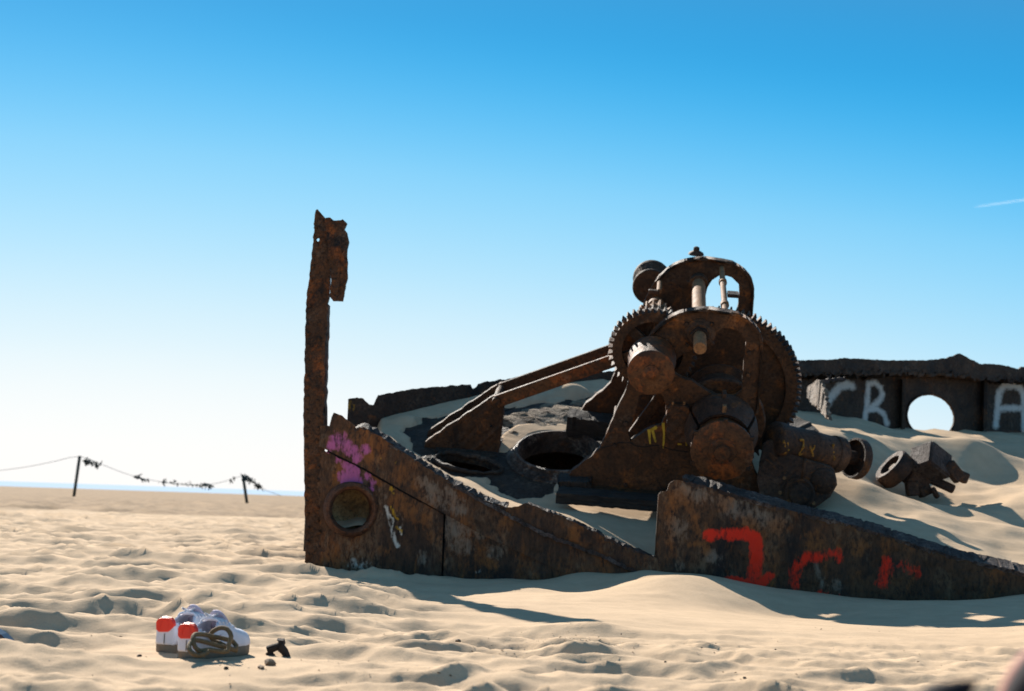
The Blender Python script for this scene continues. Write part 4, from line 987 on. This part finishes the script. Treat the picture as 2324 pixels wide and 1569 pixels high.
for c_, a_, b_, d_ in ((cc - ev * -W2, ed * L2, eu * H2_, ev * .012), (cc + ev * -W2, ed * L2, eu * H2_, ev * .012), (cc - ed * L2, ed * .012, eu * H2_, ev * W2), (cc - eu * H2_, ed * L2, eu * .012, ev * W2)):
    MB().box(c_, a_, b_, d_).obj('casting_wall', m_edge, bx0, bevel=.005)
for a, b_, w in (((2060, 1078), (2100, 1105), .045), ((2068, 1092), (2072, 1126), .034), ((2085, 1120), (2110, 1108), .03), ((2108, 1086), (2166, 1112), .024), ((2116, 1108), (2128, 1130), .015), ((2150, 1052), (2180, 1090), .035), ((2146, 1066), (2196, 1088), .030)):
    p, q = at_y(*a, DY + random.uniform(-.05, .05)), at_y(*b_, DY + random.uniform(-.05, .05)); d = q - p; s1 = d.cross(Vector((0, 1, 0))).normalized(); s2 = d.cross(s1).normalized()
    MB().box((p + q) / 2, d / 2, s1 * w * 1.25, s2 * w * 1.1).obj('bent_bracket', m_motor, bx0, bevel=.012)

# ================================================================== SHOES AND ROPE
m_white = plain('white_leather', (.66, .65, .70), .5, 18, .16, .35, .004)
m_redtab = plain('red_tab', (.80, .030, .008), .45, 40, .06, .1, .001)
m_sole = plain('dirty_sole', (.20, .155, .11), .8, 40, .25, .3, .002)
m_pink = plain('pink_stripe', (.42, .16, .18), .55, 30, .15)
m_lining = plain('lilac_lining', (.46, .40, .48), .9, 50, .12)
m_lace = plain('white_lace', (.72, .72, .76), .8, 80, .1)
m_rope = plain('brown_rope', (.17, .11, .052), .85, 120, .35, .8, .003)
def ground(x, y): return float(outer_z(np.array(x), np.array(y)))
def shoe(name, label, heel, heading, roll=0.0, L=.24):
    hx, hy = heel; zb = ground(hx + .03, hy + .06) - .004
    fd = Vector((math.sin(heading), math.cos(heading), 0)); sd_ = Vector((math.cos(heading), -math.sin(heading), 0)); uz_ = Vector((0, 0, 1))
    root = thing(name, label, 'shoe', Vector((hx, hy, zb)), 'pair of white sneakers')
    o_ = Vector((hx, hy, zb))
    hw = lambda t: np.interp(t, [0, .04, .12, .3, .45, .62, .78, .9, .97, 1], [.014, .030, .036, .036, .037, .045, .049, .042, .026, .008])
    cen = lambda t: np.interp(t, [0, .4, .75, 1], [0, -.002, .004, .010])
    ht = lambda t: np.interp(t, [0, .05, .15, .3, .42, .55, .7, .85, .95, 1], [.060, .068, .066, .062, .072, .070, .050, .040, .028, .012])
    zs = .026
    # sole
    vs = []; fs = []; n = 26; P = []
    ts_ = [k / n for k in range(n + 1)]
    loop = [(t, 1) for t in ts_] + [(t, -1) for t in ts_[::-1]]
    for z_, g in ((0, .98), (.006, 1.08), (zs - .004, 1.10), (zs + .004, 1.06)):
        P.append([o_ + fd * (t * L) + sd_ * (cen(t) + s_ * (hw(t) * g + .002)) + uz_ * (z_ + .012 * max(0, t - .8) ** 1 * 2) for t, s_ in loop])
    m_ = len(loop)
    for l in P: vs += l
    for i in range(3):
        for k in range(m_): fs.append([i * m_ + k, i * m_ + (k + 1) % m_, (i + 1) * m_ + (k + 1) % m_, (i + 1) * m_ + k])
    fs += [list(range(m_))[::-1], list(range(3 * m_, 4 * m_))]
    MB().add(vs, fs).obj('sole', m_sole, root, angle=50)
    # upper: arched sections, open at the collar
    def sec(t, phi, g=1.0):
        w = hw(t) * g; h = ht(t) * g
        x = math.cos(phi); z = math.sin(phi)
        x = math.copysign(abs(x) ** .55, x); z = z ** .8 if z > 0 else 0
        return o_ + fd * (t * L) + sd_ * (cen(t) + w * x) + uz_ * (zs + .012 * max(0, t - .8) * 2 + h * z)
    vs = []; fs = []; nt_, nph = 40, 24
    for i in range(nt_ + 1):
        for j in range(nph + 1): vs.append(sec(i / nt_, math.pi * j / nph))
    for i in range(nt_):
        t = (i + .5) / nt_
        for j in range(nph):
            c_ = abs((j + .5) / nph - .5) * 2
            if .035 < t < .45 and c_ < np.interp(t, [.035, .08, .2, .32, .45], [.3, .50, .60, .48, .18]): continue
            fs.append([i * (nph + 1) + j, i * (nph + 1) + j + 1, (i + 1) * (nph + 1) + j + 1, (i + 1) * (nph + 1) + j])
    o = MB().add(vs, fs).obj('upper', m_white, root, smooth=True)
    so_ = o.modifiers.new('thick', 'SOLIDIFY'); so_.thickness = .005; so_.offset = 1
    # red heel tab wraps the back of the heel
    vs = []; fs = []
    for i in range(9):
        for j in range(13):
            ph = math.pi * (.04 + .92 * j / 12); vs.append(sec(.0 + .15 * i / 8, ph, 1.10) - fd * .008)
    for i in range(8):
        for j in range(12):
            c_ = abs((j + .5) / 12 - .5) * 2; tt = i / 8
            zrel = math.sin(math.pi * (.04 + .92 * (j + .5) / 12)) ** .8
            if zrel < .70 + .20 * tt or (tt > .3 and c_ < .55): continue
            fs.append([i * 13 + j, i * 13 + j + 1, (i + 1) * 13 + j + 1, (i + 1) * 13 + j])
    # flat back face of the tab
    prof = [(-.027, .064), (-.0285, .084), (-.022, .094), (-.008, .097), (.010, .097), (.020, .094), (.028, .084), (.029, .077), (.020, .067), (.010, .060), (-.018, .058)]
    mb = MB().add(vs, fs); mb.prism([o_ + fd * -.007 + sd_ * x + uz_ * z for x, z in prof], [], fd * .012)
    o = mb.obj('heel_tab', m_redtab, root, bevel=.003)
    # white heel counter below the tab
    prof = [(-.030, .024), (-.030, .050), (-.029, .080), (-.020, .088), (.020, .088), (.029, .080), (.030, .050), (.030, .024)]
    MB().prism([o_ + fd * -.004 + sd_ * x + uz_ * z for x, z in prof], [], fd * .02).obj('heel_counter', m_white, root, bevel=.006)
    MB().tube([o_ + fd * -.0055 + uz_ * z for z in (.028, .04, .055)], .0012, 5).obj('heel_seam', m_sole, root)
    q = [sec(.80, math.pi * j / 14, 1.03) for j in range(15)]; MB().tube(q, .0022, 5).obj('toe_seam', m_lining, root)
    # tongue, lining, laces, stripes
    vs = []; fs = []
    for i in range(9):
        t = i / 8
        for j in range(7):
            x = (j / 6 - .5) * 2; w = .030 - .006 * t
            vs.append(o_ + fd * (.168 - .034 * t + .004 * t * t - .012 * (1 - x * x)) + sd_ * (x * .030) + uz_ * (.070 + .052 * t + .004 * (1 - x * x) - .020 * t * abs(x) ** 2.6))
    for i in range(8):
        for j in range(6): fs.append([i * 7 + j, i * 7 + j + 1, (i + 1) * 7 + j + 1, (i + 1) * 7 + j])
    o = MB().add(vs, fs).obj('tongue', m_lining, root, smooth=True); so_ = o.modifiers.new('thick', 'SOLIDIFY'); so_.thickness = .007
    lin = [o_ + fd * (t * L) + sd_ * (cen(t) + s_ * hw(t) * .85) + uz_ * .040 for t, s_ in [(q, 1) for q in np.linspace(.04, .5, 9)] + [(q, -1) for q in np.linspace(.5, .04, 9)]]
    MB().prism(lin, [], uz_ * -.008).obj('insole', m_lining, root)
    lc = MB()
    for k in range(5):
        t = .43 + .055 * k; q = []
        for j in range(9):
            ph = math.pi * (.30 + .40 * j / 8); q.append(sec(t + .012 * math.sin(j * .8), ph, 1.09))
        lc.tube(q, .0035, 6)
    for s_ in (-1, 1):
        lc.tube([sec(.43, math.pi * .5, 1.12), sec(.43, math.pi * .5, 1.25) + sd_ * s_ * .02, sec(.48, math.pi * (.5 + .12 * s_), 1.15) + sd_ * s_ * .012, sec(.46, math.pi * .5, 1.12)], .0035, 6)
    lc.obj('laces', m_lace, root, smooth=True)
    for s_ in (0, 1):
        vs = []; fs = []
        for i in range(13):
            t = .08 + .36 * i / 12
            for j in range(4):
                ph = .16 + .10 * j / 3 * (1.3 + 1.5 * (i / 12)); ph = ph if s_ == 0 else math.pi - ph
                vs.append(sec(t, ph, 1.125))
        for i in range(12):
            for j in range(3): fs.append([i * 4 + j, i * 4 + j + 1, (i + 1) * 4 + j + 1, (i + 1) * 4 + j])
        o = MB().add(vs, fs).obj('side_stripe', m_pink, root, smooth=True); so_ = o.modifiers.new('thick', 'SOLIDIFY'); so_.thickness = .002
    return root
pR = at_y(424, 1486, 3.78); pL = at_y(374, 1470, 3.93)
shoe('sneaker', 'white sneaker with red heel tab, nearer one with rope leaning on it', (pR.x, pR.y), R(22))
shoe('sneaker', 'white sneaker with red heel tab, farther back without the rope', (pL.x, pL.y), R(21))
# rope: loops lying against the near shoe
def rp(zx, zy, Y): return at_y(299 + zx * .16725, 1345.5 + zy * .16725, Y)
rope_pts = [(1040, 800, 3.70), (940, 850, 3.68), (850, 840, 3.67), (780, 770, 3.68), (790, 690, 3.70), (860, 645, 3.72), (960, 660, 3.73), (1100, 700, 3.74), (1280, 745, 3.76), (1390, 770, 3.78), (1420, 720, 3.80), (1370, 660, 3.80), (1250, 625, 3.79), (1100, 595, 3.77), (950, 565, 3.75), (850, 575, 3.73), (830, 640, 3.71),
            (860, 740, 3.70), (930, 790, 3.71), (1060, 775, 3.72), (1180, 795, 3.73), (1300, 795, 3.74), (1320, 700, 3.75), (1350, 590, 3.76), (1300, 500, 3.77), (1220, 475, 3.78), (1140, 500, 3.79), (1070, 560, 3.80), (1100, 640, 3.80), (1200, 690, 3.79), (1320, 750, 3.79), (1430, 790, 3.80)]
rpath = []
for p in rough_loop([rp(*q) for q in rope_pts], .008, 0, True, False):
    g = ground(p.x, p.y) + .006; rpath.append(Vector((p.x, p.y, max(p.z, g))))
mb = MB().tube(rpath, .0062, 10); rc = sum(rpath, Vector()) / len(rpath); rc.z = ground(rc.x, rc.y)
o = mesh_obj('rope', mb.v, mb.f, m_rope, None, origin=rc, smooth=True)
tag(o, 'brown cord bundled in loops against the nearer white sneaker', 'rope')

# ================================================================== FENCE FAR OFF ON THE BEACH
fence = thing('rope_fence', 'low rope fence with two posts and snagged seaweed on the far beach', 'fence', at_y(340, 1135, 47))
m_post = plain('post_wood', (.030, .042, .035), .8, 6, .3, .4, .01)
m_line = plain('fence_line', (.40, .40, .38), .8, 6, .2)
for a, b_ in (((181, 1035), (167, 1132)), ((551, 1078), (561, 1145))):
    p, q = at_y(*a, 47), at_y(*b_, 47); MB().tube([q, q.lerp(p, .5), p], .05, 10).obj('post', m_post, fence, smooth=True)
def sag(pts): return [at_y(u, v, 47) for u, v in pts]
MB().tube(rough_loop(sag([(-200, 1085), (-60, 1075), (60, 1060), (130, 1046), (180, 1036), (225, 1052), (300, 1080), (380, 1096), (460, 1102), (520, 1090), (552, 1079), (575, 1092), (605, 1114), (640, 1126)]), .3, 0, True, False), .009, 6).obj('line', m_line, fence, smooth=True)
for (u0_, v0_, u1_, v1_, w, nn_) in ((192, 1043, 225, 1055, .06, 34), (305, 1081, 335, 1089, .03, 16), (362, 1092, 450, 1101, .03, 26), (452, 1101, 478, 1102, .05, 20), (520, 1088, 535, 1084, .03, 7), (553, 1080, 570, 1090, .06, 26), (566, 1088, 592, 1108, .035, 30)):
    mb = MB()
    for k in range(nn_):
        t_ = random.random(); p = at_y(u0_ + (u1_ - u0_) * t_, v0_ + (v1_ - v0_) * t_, 47) + Vector((random.gauss(0, w * .5), random.gauss(0, w), random.gauss(0, w * .5)))
        d1 = Vector((random.uniform(-1, 1), random.uniform(-1, 1), random.uniform(-1, .6))).normalized() * random.uniform(.08, .2); d2 = d1.orthogonal().normalized() * random.uniform(.02, .05)
        mb.add([p - d2, p + d2, p + d1 + d2 * .4, p + d1 - d2 * .4], [[0, 1, 2, 3]])
    o = mb.obj('seaweed', m_post, fence); o['kind'] = 'stuff'

# ================================================================== SMALL THINGS ON THE SAND
m_stone = plain('dark_stone', (.06, .042, .028), .9, 60, .4, .6, .004)
m_brown = plain('brown_stone', (.15, .10, .06), .9, 60, .4, .6, .004)
m_stick = plain('driftwood', (.035, .024, .018), .9, 50, .4, .6, .004)
m_shell = plain('shell', (.55, .48, .38), .6, 60, .15)
def on_ground(u, v):
    d = ray(u, v); z = 0.02
    for _ in range(12):
        t_ = (z - CAMPOS.z) / d.z; p = CAMPOS + d * t_; z = ground(p.x, p.y)
    return p
def pebble(name, u, v, r, mat, label, cat, group=None, sq=(1, .8, .6), sink=.25):
    p = on_ground(u, v); bm = bmesh.new(); bmesh.ops.create_icosphere(bm, subdivisions=2, radius=r)
    rz_ = random.uniform(0, 3)
    for vt in bm.verts:
        k = 1 + .28 * float(perlin(np.array(vt.co.x / r * 1.3 + u), np.array(vt.co.y / r * 1.3 + vt.co.z / r * .9 + v), 4))
        vt.co = Vector((vt.co.x * sq[0] * k, vt.co.y * sq[1] * k, vt.co.z * sq[2] * k))
    bmesh.ops.rotate(bm, verts=bm.verts, cent=(0, 0, 0), matrix=Matrix.Rotation(rz_, 3, 'Z'))
    me = bpy.data.meshes.new(name); bm.to_mesh(me); bm.free(); me.materials.append(mat)
    o = bpy.data.objects.new(name, me); C.objects.link(o); o.location = p + Vector((0, 0, r * sq[2] * (1 - 2 * sink)))
    return tag(o, label, cat, group)
pebble('stone', 612, 1510, .017, m_brown, 'brown lump of stone in the sand below the driftwood stump', 'stone', None, (1.5, .8, .7))
pebble('stone', 592, 1517, .010, m_brown, 'flat dark crust beside the brown lump of stone', 'stone', None, (2.0, .8, .5))
pebble('stone', 935, 1490, .011, m_stone, 'single dark stone in front of the bow shadow', 'stone', None, (1, .8, .8))
pebble('stone', 513, 1519, .008, m_stone, 'small dark stone just below the sneakers and rope', 'stone')
pebble('stone', 316, 1490, .006, m_stone, 'small dark pebble left of the sneakers', 'stone', None, (1.6, .8, .6))
pebble('stone', 1040, 1458, .012, m_brown, 'rounded dark stone between the driftwood stump and the bow shadow', 'stone', None, (1.4, .8, .6))
pebble('stone', 1327, 1585, .010, m_stone, 'tiny stone low in the centre of the sand', 'stone') if False else None
for u, v in ((1092, 1450), (1327, 1548), (1180, 1430), (1510, 1503), (1105, 1475), (1625, 1462), (1690, 1540), (1240, 1470), (960, 1405), (1410, 1440), (1760, 1475), (1340, 1465)):
    pebble('pebble', u, v, random.uniform(.003, .0055), m_stone, 'tiny dark pebble scattered on the smooth sand before the wreck', 'pebble', 'tiny dark pebbles on the sand')
# driftwood stump: bent stick with a knot
p = on_ground(632, 1484) + Vector((0, 0, .002)); k = 3.75 / FPX
st = [p + Vector((a * k, 0, -b_ * k)) for a, b_ in ((-26, -4), (-12, -12), (0, -17), (6, -24))]
mb = MB().tube(rough_loop(st, .01, .001, True, False), lambda t_: .011 * (1.1 - .3 * t_), 8)
mb.tube(rough_loop([p + Vector((a * k, 0, -b_ * k)) for a, b_ in ((2, -16), (14, -4), (22, 10))], .01, .001, True, False), lambda t_: .013 * (1 - .3 * t_), 8)
mb.tube(rough_loop([p + Vector((a * k, 0, -b_ * k)) for a, b_ in ((-24, -4), (-16, 6), (-8, 12))], .01, .001, True, False), lambda t_: .010 * (1 - .3 * t_), 8)
mb.prism([p + Vector((a * k, 0, -b_ * k)) for a, b_ in ((-6, -30), (10, -29), (13, -18), (4, -21))], [], Vector((0, .02, .004)))
o = mesh_obj('driftwood', mb.v, mb.f, m_stick, None, origin=p, smooth=False); tag(o, 'short forked dark driftwood stump sticking out of the sand', 'driftwood')
# scrap at the left edge
p = on_ground(8, 1470)
mb = MB().prism(rough_loop([p + Vector((a, 0, b_)) for a, b_ in ((-.16, -.03), (-.16, .075), (-.06, .06), (-.01, .035), (.022, .0), (.01, -.03))], .02, .001), [], Vector((0, .05, 0)))
m_blue = plain('blue_plastic', (.02, .025, .05), .35, 30, .2, .1, .001, .5)
o = mesh_obj('plastic_scrap', mb.v, mb.f, m_blue, None, origin=p); tag(o, 'dark blue smooth scrap poking from the sand at the left edge', 'scrap')
# shell grit
mb = MB(); rr = random.Random(3)
for k in range(420):
    u, v = (rr.uniform(1120, 1420), rr.uniform(1420, 1480)) if k < 170 else (rr.uniform(100, 2300), rr.uniform(1385, 1568))
    d = ray(u, v); z = .0; t_ = (z - CAMPOS.z) / d.z; p = CAMPOS + d * t_; p.z = ground(p.x, p.y) + .0015
    s = rr.uniform(.0012, .003); a = rr.uniform(0, 6.28); c1 = Vector((math.cos(a), math.sin(a), rr.uniform(-.3, .3))) * s; c2 = Vector((-math.sin(a), math.cos(a), rr.uniform(-.3, .3))) * s * .7
    mb.add([p - c1, p - c2, p + c1, p + c2, p + Vector((0, 0, s * .6))], [[0, 1, 4], [1, 2, 4], [2, 3, 4], [3, 0, 4]])
o = mb.obj('shell_grit', m_shell); o['kind'] = 'stuff'; o['label'] = 'pale shell grit scattered over the sand'; o['category'] = 'shell grit'
mb = MB(); rr = random.Random(8)
for k in range(330):
    u, v = (rr.gauss(1240, 90), rr.gauss(1448, 16)) if k < 190 else (rr.uniform(200, 2250), rr.uniform(1395, 1566))
    d = ray(u, v); t_ = (0 - CAMPOS.z) / d.z; p = CAMPOS + d * t_; p.z = ground(p.x, p.y) + .002
    s_ = rr.uniform(.002, .0055); a = rr.uniform(0, 6.28); c1 = Vector((math.cos(a), math.sin(a), rr.uniform(-.4, .4))) * s_; c2 = Vector((-math.sin(a), math.cos(a), rr.uniform(-.3, .3))) * s_ * .35
    mb.add([p - c1, p - c2, p + c1, p + c2, p + Vector((0, 0, s_ * .5))], [[0, 1, 4], [1, 2, 4], [2, 3, 4], [3, 0, 4]])
m_bits = plain('dry_weed', (.10, .055, .025), .9, 60, .4)
o = mb.obj('dry_weed_bits', m_bits); o['kind'] = 'stuff'; o['label'] = 'brown crumbs of dry weed strewn over the sand'; o['category'] = 'dry weed'
# soft folds very near the lens, bottom right
cl = thing('cloth', 'blurred pink and dark cloth folds very near the lens at the lower right corner', 'cloth', at_y(2290, 1600, 1.0))
m_cp = plain('pink_cloth', (.45, .17, .12), .7, 20, .15); m_cd = plain('dark_cloth', (.02, .015, .018), .9, 20, .3)
def fold(pts, Y, rad, mat):
    q = rough_loop([at_y(u, v, Y) for u, v in pts], .008, 0, True, False)
    MB().tube(q, rad, 14).obj('fold', mat, cl, smooth=True)
fold([(2282, 1640), (2304, 1568), (2338, 1512), (2390, 1478)], 1.0, .010, m_cp)
fold([(2330, 1680), (2348, 1590), (2390, 1530)], .97, .020, m_cd)
fold([(2100, 1640), (2150, 1585), (2215, 1548)], 1.0, lambda t_: .022 * (1.05 - t_), m_cd)

# contrail high in the sky
m_con, t, b = new_mat('contrail_ice'); t.nodes.remove(b)
vol = nd(t, 'ShaderNodeVolumePrincipled'); vol.inputs['Color'].default_value = (1, 1, 1, 1); vol.inputs['Density'].default_value = .0035; vol.inputs['Anisotropy'].default_value = .3
t.links.new(vol.outputs[0], t.nodes['Material Output'].inputs['Volume'])
a, b_ = at_y(2208, 471, 20000), at_y(2420, 440, 20000)
mb = MB().tube([a.lerp(b_, q) for q in (0, .08, .25, .6, 1)], lambda t_: 4 + 18 * min(1, t_ * 3), 10)
o = mesh_obj('contrail', mb.v, mb.f, m_con, None, origin=a, smooth=True)
tag(o, 'thin white aircraft contrail high in the blue sky at the right edge', 'contrail'); o['kind'] = 'stuff'
